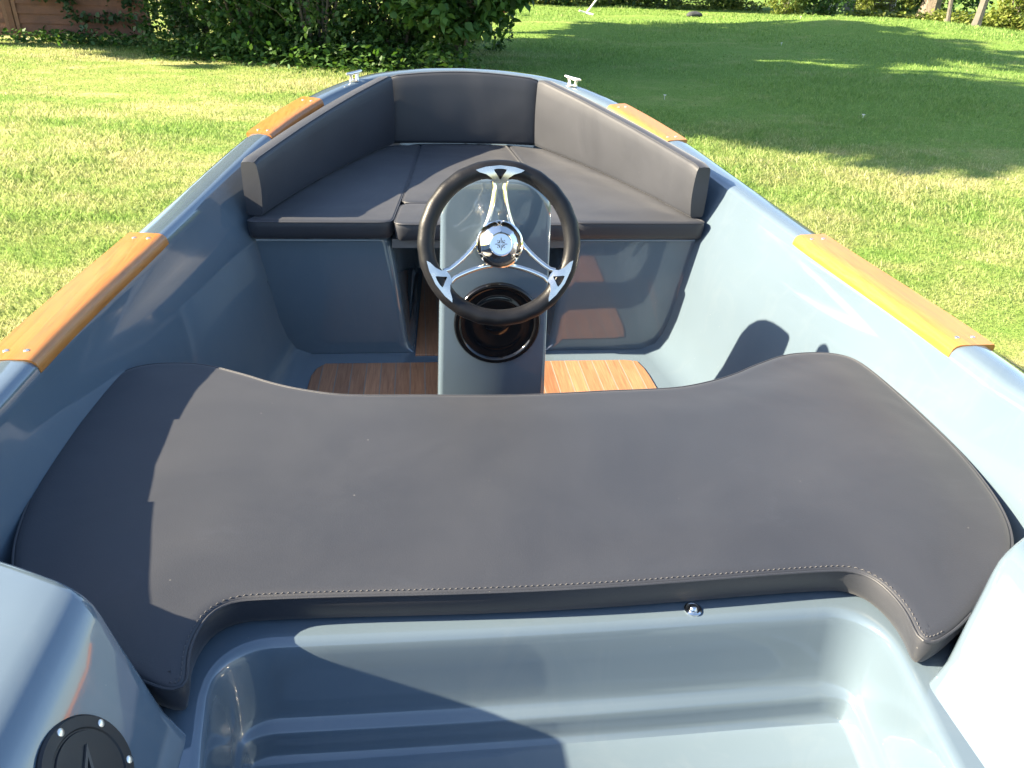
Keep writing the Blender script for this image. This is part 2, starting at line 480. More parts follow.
prof = [(-0.010, -0.8675), (0.0, -0.8685), (0.007, -0.8725), (0.011, -0.879), (0.015, -0.890), (0.020, -0.925), (0.026, -0.960), (0.031, -0.982), (0.036, -0.993), (0.043, -0.999),
        (0.050, -1.002), (0.055, -1.007), (0.057, -1.017), (0.060, -1.033), (0.064, -1.041), (0.071, -1.045)]
rr = [[(p.x + n.x * (d if d < 0 else d * 0.55), p.y + n.y * d, z) for p, n in zip(WV, WN)] for d, z in prof]
V, F = loft(rr, False)
b0 = (len(rr) - 1) * NW
for i in range(NW // 2 - 1): F.append((b0 + i, b0 + i + 1, b0 + NW - 2 - i, b0 + NW - 1 - i))
# deck sheet from the well rim out to the hull side, then the bench front down to the floor
def front_y(x): return 1.36 + 0.12 * min(1, max(0, (abs(x) - 0.35) / 0.3)) ** 1.5
n0 = len(V)
outer = []
for p, n in zip(WV, WN):
    outer.append(p)
ring0 = [(p.x + n.x * -0.010, p.y + n.y * -0.010, -0.8675) for p, n in zip(WV, WN)]
deck_out = []
for i, p in enumerate(WV):
    if abs(p.y - yw) < rw + 0.001 and abs(p.x) < xw - 0.001:
        th = math.atan2(p.y - 0.45, p.x); 
        x = p.x / xw * 0.86; deck_out.append((max(-0.86, min(0.86, x * 1.04)), front_y(x), -0.8675))
    else:
        s = 1 if p.x > 0 else -1
        f = (p.y + 0.28) / (yw - rw + 0.26); deck_out.append((s * (0.80 + 0.06 * f), -0.28 + f * 1.70, -0.8675))
m1 = []
for a, b in zip(ring0, deck_out): m1.append(tuple(a[k] * 0.5 + b[k] * 0.5 for k in range(3)))
V2, F2 = loft([ring0, m1, deck_out, [(x * 0.985, y - 0.012, z - 0.02) if y > 1.3 else (x, y, z - 0.02) for x, y, z in deck_out], [(x * 0.80, min(y, 1.33), -1.211) if y > 1.3 else (x, y, -1.0) for x, y, z in deck_out]], False)
gg = Geo(); gg.add(V, F); gg.add(V2, F2)
mesh('stern_bench', gg.V, gg.F, GEL, boat, angle=50)

# ---- raised quarter blocks beside the well
PX = [0.490, 0.496, 0.506, 0.520, 0.535, 0.550, 0.565, 0.578, 0.588, 0.597, 0.607, 0.620, 0.64, 0.67, 0.70, 0.75, 0.81, 0.86, 0.893]
PZ = [-.874, -.864, -.848, -.826, -.803, -.780, -.756, -.735, -.719, -.706, -.696, -.689, -.685, -.683, -.682, -.681, -.680, -.678, -.677]
PY = [0.655, 0.660, 0.663, 0.668, 0.680, 0.693, 0.705, 0.716, 0.725, 0.732, 0.737, 0.743, 0.753, 0.767, 0.781, 0.803, 0.838, 0.872, 0.892]
def quarter(s):
    rr = []
    for t in [0, 0.1, 0.2, 0.3, 0.4, 0.5, 0.6, 0.7, 0.78, 0.85, 0.91, 0.96]:
        rr.append([(s * x, -0.285 + t * (y - 0.030 + 0.285), z) for x, y, z in zip(PX, PY, PZ)])
    for dy, dz in ((-0.016, 0.0005), (-0.008, 0.0018), (-0.003, 0.005), (0.000, 0.011), (0.0012, 0.024), (0.004, 0.08), (0.012, 0.3)):
        rr.append([(s * x, y + dy, max(-0.874, z - dz)) for x, y, z in zip(PX, PY, PZ)])
    V, F = loft(rr, False)
    return mesh('quarter_deck', V, F, GEL, boat, angle=70)
quarter(-1); quarter(1)

# ---- round deck hatch on the port slope
sl = Vector((0.100, 0, -0.157)).normalized()
hn = Vector((0.60, 0.0, 0.80)); hn = Vector((-sl.z, 0, sl.x)).normalized()
hc = Vector((-0.554, 0.547, -0.7724)) + Vector((0.157, 0, 0.100)).normalized() * 0.001
g = Geo(); g.add(*lathe(hc, hn, [(0.0605, -0.006), (0.0605, 0.002), (0.058, 0.0045), (0.046, 0.005), (0.0445, 0.0035), (0.043, 0.0035), (0.042, 0.0055), (0.02, 0.006), (0.0, 0.006)], 48, True, False))
hatch = mesh('deck_hatch', g.V, g.F, MATTE, boat)
hv = hn.cross(Vector((0, 1, 0))).normalized()
for k in range(6):
    a = R(60 * k + 19)
    c = hc + 0.0525 * (math.cos(a) * hv + math.sin(a) * Vector((0, 1, 0))) + hn * 0.0045
    g = Geo(); g.add(*lathe(c, hn, [(0.0046, 0), (0.0044, 0.001), (0.003, 0.0018), (0.0, 0.002)], 12, False, False))
    mesh('screw', g.V, g.F, STEEL, hatch)
# raised arrow mark on the lid
ex = hv * -1 if hv.x < 0 else hv
def lid(a, b, h): return hc + ex * (a * 0.84 - b * 0.54 - 0.006) + Vector((0, 1, 0)) * (b * 0.84 + a * 0.54) + hn * h
g = Geo()
tri = [(-0.012, -0.028), (0.0, 0.024), (0.012, -0.028)]
tin = [(-0.006, -0.020), (0.0, 0.010), (0.006, -0.020)]
rr = [[lid(a, b, 0.0055) for a, b in tri], [lid(a, b, 0.0085) for a, b in tri], [lid(a, b, 0.0085) for a, b in tin], [lid(a, b, 0.0055) for a, b in tin]]
g.add(*loft(rr))
mesh('lid_mark', g.V, g.F, mat_simple('lid_relief', (0.06, 0.058, 0.056), 0.5), hatch, smooth=False)

# ---- drain fitting on the ledge
g = Geo(); g.add(*lathe((0.208, 0.8165, -0.869), (0, 0, 1), [(0.0135, 0.0), (0.0135, 0.003), (0.011, 0.0045), (0.0085, 0.003), (0.0075, 0.003), (0.006, 0.0075), (0.003, 0.0095), (0, 0.0098)], 24, False, False))
mesh('drain_fitting', g.V, g.F, CHROME, boat)

# ---- floor
def panel(name, pts, z0, z1, m, parent):
    P = ccw([Vector(p) for p in pts])
    i1 = inset(P, 0.003)
    rr = [[(p.x, p.y, z0) for p in P], [(p.x, p.y, z1 - 0.0015) for p in P], [(p.x, p.y, z1) for p in i1]]
    V, F = loft(rr, True, False, True)
    return mesh(name, V, F, m, parent, smooth=False)
panel('floor_panel', resample([(-0.575, 1.4), (0.565, 1.4), (0.545, 2.20), (0.528, 2.275), (-0.53, 2.285), (-0.552, 2.21)], 0.05, True), -1.2115, -1.207, FLOOR, boat)
panel('floor_panel', resample([(-0.222, 2.335), (0.222, 2.335), (0.19, 3.15), (-0.19, 3.15)], 0.05, True), -1.2115, -1.207, FLOOR, boat)

# ---- teak trim caps on the gunwale
def gun(y, s, d, up):
    """point on the gunwale of side s at station y, d inwards of the outer edge, up above the top"""
    i = min(range(NC // 2 + 1), key=lambda q: abs(CURVE[q].y - y))
    j = i + 1 if CURVE[i].y < y else i
    j = max(1, min(NC // 2, j)); a, b = CURVE[j - 1], CURVE[j]
    f = (y - a.y) / max(1e-6, b.y - a.y); p = a.lerp(b, f); n = NRM[j - 1].lerp(NRM[j], f).normalized()
    return Vector((s * (p.x + n.x * d), p.y + n.y * d, sheer(y) + up))
TP = [(-0.007, -0.014), (-0.009, -0.002), (-0.006, 0.004), (0.002, 0.0038), (0.04, 0.0042), (0.068, 0.0037), (0.078, 0.0005), (0.0840, -0.005), (0.0868, -0.013), (0.0885, -0.022), (0.0872, -0.025), (0.0855, -0.018), (0.060, -0.001), (0.02, -0.001)]
def trim(s, y0, y1, screws=True, k_up=1.0):
    rr = []; n = 22
    for k in range(n + 1):
        f = k / n; y = y0 + (y1 - y0) * f
        e = min(f, 1 - f) * (y1 - y0)
        sq = 1.0 if e > 0.006 else 0.9
        rr.append([gun(y, s, 0.04 + (d - 0.04) * (1 if e > .003 else .985), u * sq * k_up if u > 0 else u) for d, u in TP])
    V, F = loft(rr, True, True, True)
    t = mesh('teak_trim', V, F, TEAK, boat, angle=35)
    if screws:
        for y in (y0 + 0.035, y1 - 0.035):
            for d in (0.020, 0.055):
                c = gun(y, s, d, 0.0037 * k_up)
                g = Geo(); g.add(*lathe(c, (0, 0, 1), [(0.0055, -0.001), (0.0052, 0.0012), (0.003, 0.0022), (0, 0.0024)], 12, False, False))
                mesh('screw', g.V, g.F, STEEL, t)
for s in (-1, 1):
    trim(s, 1.295, 1.965); trim(s, 2.83, 3.235); trim(s, 0.30, 1.04)

# ---- bow cleats
def cleat(s, y=3.40):
    c = gun(y, s, 0.050, 0.0); a = gun(y + .04, s, 0.04, 0); b = gun(y - .04, s, 0.04, 0)
    d = (a - b); d.z *= 0.6; d.normalize()
    g = Geo()
    g.add(*lathe(c, (0, 0, 1), [(0.021, 0.0), (0.021, 0.004), (0.018, 0.006)], 16, False, True))
    for q in (-0.017, 0.017):
        p = c + d * q
        g.add(*tube([p + Vector((0, 0, 0.003)), p + Vector((0, 0, 0.016)), p + d * (0.004 if q > 0 else -0.004) + Vector((0, 0, 0.029))], [0.0085, 0.006, 0.0075], 10))
    g.add(*tube([c + d * q + Vector((0, 0, 0.031 + h)) for q, h in ((-0.043, 0.002), (-0.038, 0.002), (-0.018, 0.0), (0.018, 0.0), (0.038, 0.002), (0.043, 0.002))], [0.0035, 0.0055, 0.007, 0.007, 0.0055, 0.0035], 10))
    return mesh('cleat', g.V, g.F, STEEL, boat)
cleat(-1, 3.46); cleat(1, 3.46)

# ---- steering console
B0 = Vector((-0.019, 1.722, -1.211)); TOP = Vector((-0.017, 1.752, -0.455))
FU = (TOP - B0); FL = FU.length; FU.normalize(); FNRM = Vector((0, -FU.z, FU.y))        # out of the face, towards the stern
def con_pts(ins):
    P = []
    hw0, hw1, rc = 0.144 - ins, 0.131 - ins, 0.088 - ins * 0.6
    top = FL - ins
    P.append((hw0, 0)); P.append((hw0 - 0.004, FL * 0.3)); P.append((hw1 + 0.002, FL * 0.72))
    for a in range(13):
        t = a / 12 * math.pi / 2; P.append((hw1 - rc + rc * math.cos(t), top - rc + rc * math.sin(t)))
    Q = [(-x, y) for x, y in P[::-1]]
    return P + Q
def con_ring(ins, dep): return [B0 + Vector((1, 0, 0)) * x + FU * y + Vector((0, 1, 0)) * dep * (1 + 0.75 * (1 - y / FL)) for x, y in con_pts(ins)]
rr = [con_ring(0.014, 0.0), con_ring(0.007, 0.0015), con_ring(0.002, 0.006), con_ring(0.0, 0.014), con_ring(0.001, 0.05), con_ring(0.006, 0.09), con_ring(0.014, 0.122), con_ring(0.030, 0.152), con_ring(0.054, 0.175), con_ring(0.085, 0.188)]
V, F = loft(rr, True, True, True)
console = mesh('console', V, F, GEL, boat, angle=60)
# round black speaker low on the face
sc_c = B0 + FU * 0.398 + Vector((0.008, 0, 0)) - FNRM * 0.0
g = Geo(); g.add(*lathe(sc_c, FNRM, [(0.108, -0.002), (0.108, 0.006), (0.105, 0.010), (0.098, 0.0115), (0.093, 0.009), (0.091, 0.0045), (0.083, 0.002), (0.070, 0.0025), (0.066, 0.0045), (0.058, 0.0035), (0.040, 0.0015), (0.031, 0.0015), (0.030, 0.004), (0.022, 0.0075), (0.010, 0.0095), (0, 0.010)], 56, False, False))
mesh('speaker', g.V, g.F, BLACK, console)

# ---- steering wheel
WC = Vector((-0.027, 1.572, -0.550)); tl = R(20)
wr = Vector((1, 0, 0)); wu = Vector((0, math.sin(tl), math.cos(tl))); wn = Vector((0, -math.cos(tl), math.sin(tl)))
def W(r, a, n): return WC + r * (math.cos(a) * wr + math.sin(a) * wu) + n * wn
wheel = link('steering_wheel', None, boat, tuple(WC + Vector((0, 0, ZO))))
wheel.empty_display_size = 0.1
SA = [R(90), R(211), R(329)]
rr = []
for k in range(96):
    a = 2 * math.pi * k / 96
    q = max(math.exp(-((a - s + math.pi) % (2 * math.pi) - math.pi) ** 2 / 0.022) for s in SA)
    ring = []
    for j in range(14):
        t = 2 * math.pi * j / 14
        grip = 1 + 0.035 * math.cos(a * 24) * (1 if math.cos(t) > 0.2 and q < 0.1 else 0)
        rad = 0.0180 * grip * (1 + (0.5 * q if math.cos(t) < -0.3 else 0))
        ring.append(W(0.1572 + rad * math.cos(t), a, rad * 0.95 * math.sin(t) * (1 - 0.15 * q)))
    rr.append(ring)
rr.append(rr[0]); V, F = loft(rr)
RUBBER.node_tree.nodes['Principled BSDF'].inputs['Specular IOR Level'].default_value = 0.3
mesh('rim', V, F, RUBBER, wheel)
for s in SA:
    for q in (-1, 1):
        path = []
        for f in [q_ / 8 for q_ in range(9)]:
            r = 0.036 + (0.132 - 0.036) * f
            lat = q * (0.030 - 0.020 * math.sin(f * math.pi / 2) ** 0.8 + (0.004 if f > .9 else 0))
            c = WC + r * (math.cos(s) * wr + math.sin(s) * wu) + lat * (-math.sin(s) * wr + math.cos(s) * wu) + wn * (-0.012 + 0.016 * f)
            path.append(c)
        V, F = tube(path, 0.0054, 10)
        mesh('spoke', V, F, CHROME, wheel)
    def plate(h):
        # outline and three-cornered cut-out of the polished bracket, matched point for point
        o = [(0.1275, -0.105), (0.1255, 0.0), (0.1275, 0.105), (0.137, 0.13), (0.146, 0.20), (0.1535, 0.29), (0.1600, 0.325), (0.1610, 0.19), (0.1615, 0.0), (0.1610, -0.19), (0.1600, -0.325), (0.1535, -0.29), (0.146, -0.20), (0.137, -0.13)]
        i = [(0.1335, -0.010), (0.133, 0.0), (0.1335, 0.010), (0.138, 0.028), (0.144, 0.055), (0.1495, 0.080), (0.1535, 0.088), (0.1545, 0.04), (0.1545, 0.0), (0.1545, -0.04), (0.1535, -0.088), (0.1495, -0.080), (0.144, -0.055), (0.138, -0.028)]
        f = lambda r: 0.0185 - 9.0 * max(0, 0.157 - r) ** 2 * 0.8
        return [W(r, s + a, f(r) + h) for r, a in o], [W(r, s + a, f(r) + h) for r, a in i]
    o0, i0 = plate(-0.004); o1, i1 = plate(0.0015)
    V, F = loft([o0, o1, i1, i0]); mesh('spoke_bracket', V, F, BRACKET, wheel, angle=30)
g = Geo(); g.add(*lathe(WC, wn, [(0.030, -0.145), (0.030, -0.05), (0.036, -0.045), (0.043, -0.038), (0.045, -0.02), (0.040, -0.016)], 40, True, True))
g.add(*lathe(WC + wn * -0.19, wn, [(0.045, -0.03), (0.045, 0.03), (0.036, 0.05), (0.030, 0.055)], 36, True, True))
mesh('column', g.V, g.F, CHROME, wheel)
g = Geo(); g.add(*lathe(WC, wn, [(0.036, -0.018), (0.0475, -0.014), (0.0500, -0.004), (0.0500, 0.006), (0.0475, 0.010)], 48, True, False, wr))
n8 = 8
rr = []
for r, h, n in ((0.0475, 0.010, 8), (0.036, 0.022, 8), (0.0262, 0.030, 8)):
    ring = []
    for k in range(48):
        a = 2 * math.pi * k / 48
        loc = (a % (2 * math.pi / n8)) - math.pi / n8
        rad = r * (math.cos(math.pi / n8) / math.cos(loc) if r < 0.047 else 1)
        ring.append(W(rad, a, h))
    rr.append(ring)
g.add(*loft(rr))
g.add(*lathe(WC, wn, [(0.0255, 0.0295), (0.0245, 0.033), (0.0225, 0.0325), (0.0215, 0.030), (0.0, 0.0305)], 48, False, False, wr))
hub = mesh('hub', g.V, g.F, CHROME, wheel, angle=22)
# engraved four-armed emblem
g = Geo()
def flat(pts, h=0.0316):
    V = [WC + a * wr + b * wu + h * wn for a, b in pts] + [WC + a * wr + b * wu + (h - 0.0012) * wn for a, b in pts]
    n = len(pts)
    return V, [tuple(range(n))] + [(i, (i + 1) % n, n + (i + 1) % n, n + i) for i in range(n)]
for k in range(4):
    ca, sa = math.cos(k * math.pi / 2), math.sin(k * math.pi / 2)
    rot = lambda P: [(a * ca - b * sa, a * sa + b * ca) for a, b in P]
    g.add(*flat(rot([(-0.0006, 0.0015), (0.0006, 0.0015), (0.0009, 0.011), (0, 0.0145), (-0.0009, 0.011)])))
    g.add(*flat(rot([(0.0024, 0.0024), (0.0078, 0.0024), (0.0078, 0.0040), (0.0044, 0.0044), (0.0040, 0.0078), (0.0024, 0.0078)])))
    g.add(*flat(rot([(0.0048, 0.0086), (0.0086, 0.0048), (0.0078, 0.0078)])))
mesh('emblem', g.V, g.F, INK, hub, smooth=False)

# ------------------------------------------------------------------ cushions
def cushion_from_outline(name, pts, zt, th, label, group=None, step=0.02, crown=0.006, er=0.011, under=0.004, m=VINYL, closed_smooth=True, seam=True, fold=None, cat='cushion'):
    P = ccw(resample(catmull(pts, 8, True) if closed_smooth else pts, step, True))
    for _ in range(1):
        P = [(P[i - 1] + P[i] * 2 + P[(i + 1) % len(P)]) / 4 for i in range(len(P))]
    zb = zt - th
    def rg(d, z): return [(p.x, p.y, z) for p in inset(P, d)]
    rr = [rg(under + 0.008, zb), rg(under, zb + 0.006), rg(under * 0.4, zb + th * 0.35), rg(-0.001, zb + th * 0.62),
          rg(0.0, zt - er * 0.8), rg(0.0012, zt - er * 0.50), rg(0.0016, zt - er * 0.34), rg(0.0055, zt - er * 0.16), rg(0.012, zt - 0.0003), rg(0.020, zt)]
    V, F = loft(rr, True)
    q = [Vector((v[0], v[1], 0)) for v in V[:len(P)]]
    F += [tuple(t) for t in tessellate_polygon([q])]
    # top: a fine net inside the last ring, slightly domed, with soft dents and puckers along the seam
    base = (len(rr) - 1) * len(P); n = len(P)
    bd = np.array([(v[0], v[1]) for v in V[base:]])
    gs = 0.022
    gx, gy = np.meshgrid(np.arange(bd[:, 0].min(), bd[:, 0].max(), gs), np.arange(bd[:, 1].min(), bd[:, 1].max(), gs))
    gp = np.stack([gx.ravel(), gy.ravel()], -1)
    ins_ = np.zeros(len(gp), bool)
    for i in range(n):
        (x0, y0), (x1, y1) = bd[i], bd[(i + 1) % n]
        c = (y0 > gp[:, 1]) != (y1 > gp[:, 1])
        with np.errstate(divide='ignore', invalid='ignore'): xc = (x1 - x0) * (gp[:, 1] - y0) / (y1 - y0) + x0
        ins_ ^= c & (gp[:, 0] < xc)
    gp = gp[ins_]
    dist = np.sqrt(((gp[:, None, :] - bd[None]) ** 2).sum(-1)).min(1)
    gp, dist = gp[dist > 0.009], dist[dist > 0.009]
    r = delaunay_2d_cdt([Vector(b) for b in bd] + [Vector(g_) for g_ in gp], [(i, (i + 1) % n) for i in range(n)], [], 1, 1e-7)
    sd_ = len(label) * 1.7
    ids = []
    for k, v in enumerate(r[0]):
        o_ = r[3][k]; j_ = min(o_) if len(o_) else -1
        if 0 <= j_ < n: ids.append(base + j_); continue
        d = dist[j_ - n] if j_ >= n else 0.02
        w_ = min(1.0, d / 0.10); w_ = w_ * w_ * (3 - 2 * w_)
        h = crown * w_ + (0.0032 * mnoise.noise(Vector((v.x * 3.4, v.y * 4.2, sd_))) + 0.0016 * mnoise.noise(Vector((v.x * 9, v.y * 9, sd_ + 5)))) * min(1, d / 0.03)
        h += 0.0022 * mnoise.noise(Vector((v.x * 26, v.y * 26, sd_))) * math.exp(-d / 0.030) * min(1, d / 0.008)
        ids.append(len(V)); V.append((v.x, v.y, zt + h))
    F += [tuple(ids[k] for k in f_) for f_ in r[2]]
    o = mesh(name, V, F, m, None, angle=75)
    me = o.data
    tag(o, label, cat, group)
    if seam:
        pp = [(p.x, p.y, zt - er * 0.40) for p in inset(P, -0.0002)]
        V, F = tube(pp, 0.0021, 7, closed=True)
        s = mesh('piping', V, F, m, o)
    return o, P

half_c = [(0.0, 1.378), (0.10, 1.381), (0.2, 1.387), (0.29, 1.390), (0.37, 1.398), (0.45, 1.424), (0.51, 1.453), (0.57, 1.490), (0.65, 1.532), (0.71, 1.546), (0.775, 1.543),
          (0.818, 1.515), (0.834, 1.45), (0.839, 1.36), (0.840, 1.25), (0.836, 1.13), (0.824, 1.04), (0.803, 0.955), (0.770, 0.883), (0.715, 0.816), (0.64, 0.760), (0.57, 0.712), (0.530, 0.690),
          (0.503, 0.6795), (0.489, 0.684), (0.490, 0.700), (0.497, 0.735), (0.496, 0.770), (0.486, 0.803), (0.462, 0.823), (0.425, 0.8265), (0.33, 0.825), (0.2, 0.820), (0.1, 0.817)]
full_c = half_c + [(0.0, 0.816)] + [(-x, y) for x, y in half_c[:0:-1]]
full_c = [(x - 0.006, y) for x, y in full_c]
stern, SP = cushion_from_outline('seat_cushion', full_c, -0.807, 0.058, 'wide charcoal vinyl cushion with two rear horns covering the whole stern bench', None, 0.012, under=0.006)
# double row of stitches along the rear edge and round the horns
g = Geo()
SS = resample(SP, 0.0085, True)
ins = inset(SS, 0.0065)
for i, p in enumerate(ins):
    q = ins[(i + 1) % len(ins)]
    if p.y < 0.84 and abs(p.x) < 0.52:
        a = p.lerp(q, 0.12); b = p.lerp(q, 0.70)
        g.add(*tube([(a.x, a.y, -0.8085), (a.lerp(b, .5).x, a.lerp(b, .5).y, -0.8068), (b.x, b.y, -0.8085)], 0.0006, 5))
mesh('stitching', g.V, g.F, THREAD, stern)

BENCHC = 'cushions of the bow seating'
# outline helper for the bow seats
def side_curve(s, y0, y1, off=0.0, n=14):
    c = catmull([(0.700, 2.20), (0.672, 2.36), (0.606, 2.60), (0.532, 2.825), (0.425, 3.10), (0.306, 3.355), (0.22, 3.52)], 10)
    ys = np.linspace(y0, y1, n); yy = [p.y for p in c]; xx = [p.x for p in c]
    return [(s * (float(np.interp(y, yy, xx)) + off), float(y)) for y in ys]
def seam_x(y): return 0.279 - (y - 2.33) * 0.092
def sharp(P, r=0.012):
    """round the corners of a polygon slightly"""
    out = []; n = len(P); P = [Vector(p) for p in P]
    for i in range(n):
        a, b, c = P[i - 1], P[i], P[(i + 1) % n]
        u = (a - b); v = (c - b); d = min(r, u.length * .4, v.length * .4)
        if u.normalized().dot(v.normalized()) < -0.9: out.append(b); continue
        p0 = b + u.normalized() * d; p2 = b + v.normalized() * d
        for t in (0, .25, .5, .75, 1): out.append((1 - t) ** 2 * p0 + 2 * t * (1 - t) * b + t * t * p2)
    return out
for s, nm in ((-1, 'left'), (1, 'right')):
    P = [(s * 0.725, 2.325)] + [(x, y) for x, y in side_curve(s, 2.44, 3.33, 0.03, 10)] + [(s * (seam_x(3.33) + 0.003), 3.40), (s * (seam_x(2.9) + 0.003), 2.9), (s * (seam_x(2.325) + 0.003), 2.325)]
    lab = ('flat charcoal seat cushion on the port bow bench, mostly in shade' if s < 0 else 'flat charcoal seat cushion on the sunlit starboard bow bench')
    cushion_from_outline('seat_cushion', sharp(P, 0.02), -0.740, 0.060, lab, BENCHC, 0.02, closed_smooth=False)
P = [(-seam_x(2.535) + 0.003, 2.535), (seam_x(2.535) - 0.003, 2.535), (seam_x(3.345) - 0.003, 3.41), (-seam_x(3.345) + 0.003, 3.41)]
cushion_from_outline('seat_cushion', sharp(P, 0.02), -0.741, 0.060, 'flat charcoal seat cushion in the bow between the two side seats', BENCHC, 0.02, closed_smooth=False)
P = [(-seam_x(2.30) + 0.003, 2.312), (seam_x(2.30) - 0.003, 2.312), (seam_x(2.53) - 0.003, 2.529), (-seam_x(2.53) + 0.003, 2.529)]
cushion_from_outline('seat_cushion', sharp(P, 0.02), -0.742, 0.060, 'narrow charcoal infill cushion on the board right behind the steering console', BENCHC, 0.02, closed_smooth=False)

def backrest(path, zt, label, group, th=0.054, zb=-0.737, lean=0.0):
    """path: face line at the bottom, list of (x, y); zt(t) top height; face towards +normal side (to the left of travel)"""
    P = [Vector(p) for p in resample(path, 0.03)]; n = len(P); rr = []
    for i, p in enumerate(P):
        t = (P[min(n - 1, i + 1)] - P[max(0, i - 1)]).normalized(); q = Vector((-t.y, t.x))
        f = i / (n - 1); e = min(f, 1 - f) * (n - 1) * 0.03
        pin = 1.0 if e > 0.02 else (0.985 if e > 0.001 else 0.90)
        top = zt(f) - (0 if e > 0.001 else 0.006)
        prof = []
        r = 0.007
        hgt = top - zb
        raw = [(-r, 0.0), (-0.001, 0.004), (0.001, 0.014), (0.004, hgt * 0.2), (0.006, hgt * 0.35), (0.007, hgt * 0.5), (0.006, hgt * 0.65), (0.004, hgt * 0.8), (0.001, hgt - 0.010), (-0.002, hgt - 0.003), (-r, hgt + 0.001),
               (-th / 2, hgt + 0.003), (-th + r, hgt + 0.0005), (-th + 0.002, hgt - 0.003), (-th, hgt - 0.010), (-th - 0.002, hgt * 0.5), (-th, 0.014), (-th + 0.002, 0.004), (-th + r, 0.0)]
        for a, z in raw:
            a2 = -th / 2 + (a + th / 2) * pin
            a2 += -lean * z / 0.26 + 0.0035 * mnoise.noise(Vector((p.x * 7, p.y * 7, z * 8))) * (1 if a > -th * .5 else 0) * min(1, e / 0.04) * math.sin(math.pi * min(1, max(0, z / hgt)))
            prof.append((p.x + q.x * a2, p.y + q.y * a2, zb + z))
        rr.append(prof)
    V, F = loft(rr, True, True, True)
    o = mesh('back_cushion', V, F, VINYL, None, angle=75)
    tag(o, label, 'cushion', group)
    # welt round the top front edge
    w = [Vector(r[10]) + Vector((0, 0, 0.0005)) for r in rr]
    Vt, Ft = tube(w, 0.0022, 7)
    mesh('piping', Vt, Ft, VINYL, o)
    return o
pl = side_curve(-1, 2.362, 3.372, 0.0, 24)
pr = side_curve(1, 2.362, 3.372, 0.0, 24)
ztop = lambda f: -0.572 + 0.105 * f ** 1.15
backrest(pr[::1], ztop, 'long charcoal backrest cushion along the starboard bow side, face lit pale by the sun', BENCHC, lean=0.0)
backrest(pl[::-1], lambda f: ztop(1 - f), 'long charcoal backrest cushion along the port bow side, its face in shade', BENCHC, lean=0.0)
bowp = [(0.306, 3.386), (0.15, 3.396), (0.0, 3.400), (-0.15, 3.396), (-0.306, 3.386)]
backrest(bowp, lambda f: -0.474 + 0.02 * math.sin(math.pi * f), 'broad dark backrest cushion across the bow between the two side backrests', BENCHC, lean=0.02)

# ------------------------------------------------------------------ terrain
def ground_z(x, y):
    z = 0.0
    z += 0.16 * math.exp(-(((x - 4.2) / 2.4) ** 2 + ((y - 20.5) / 1.8) ** 2))
    z += 0.42 * math.exp(-(((x - 12.0) / 4.5) ** 2 + ((y - 21.0) / 4.0) ** 2))
    z += 0.10 * math.exp(-(((x - 8.0) / 3.0) ** 2 + ((y - 13.5) / 4.0) ** 2))
    z += 0.02 * math.sin(x * 1.3 + 0.7 * y) * math.sin(y * 0.9 - 0.4 * x) * min(1, max(0, (math.hypot(x, y - 1.6) - 2.6) / 2))
    return z
GV = np.vectorize(ground_z)
xs = np.concatenate([np.linspace(-300, -30, 8), np.linspace(-26, 40, 150), np.linspace(46, 300, 8)])
ys = np.concatenate([np.linspace(-120, -12, 6), np.linspace(-8, 45, 130), np.linspace(50, 500, 10)])
X, Yg = np.meshgrid(xs, ys); Z = GV(X, Yg)
V = np.stack([X, Yg, Z], -1).reshape(-1, 3); nx = len(xs)
F = [(j * nx + i, j * nx + i + 1, (j + 1) * nx + i + 1, (j + 1) * nx + i) for j in range(len(ys) - 1) for i in range(nx - 1)]
ground = mesh('lawn_ground', V.tolist(), F, mat_soil(), None, (0, 0, 0), z=0, fix=False)
tag(ground, 'grassy ground of the garden with mounds', None, None, 'structure')

def from_arrays(name, co, faces_n, m, tint, parent=None, origin=(0, 0, 0)):
    """co (n, k, 3): n separate polygons of k corners"""
    n, k, _ = co.shape
    me = bpy.data.meshes.new(name)
    me.vertices.add(n * k); me.vertices.foreach_set('co', (co - np.array(origin)).reshape(-1).astype(np.float32))
    me.loops.add(n * k); me.loops.foreach_set('vertex_index', np.arange(n * k, dtype=np.int32))
    me.polygons.add(n); me.polygons.foreach_set('loop_start', np.arange(0, n * k, k, dtype=np.int32))
    me.update(calc_edges=True)
    at = me.attributes.new('tint', 'FLOAT', 'POINT'); at.data.foreach_set('value', np.repeat(tint, k).astype(np.float32))
    me.materials.append(m)
    return link(name, me, parent, origin)

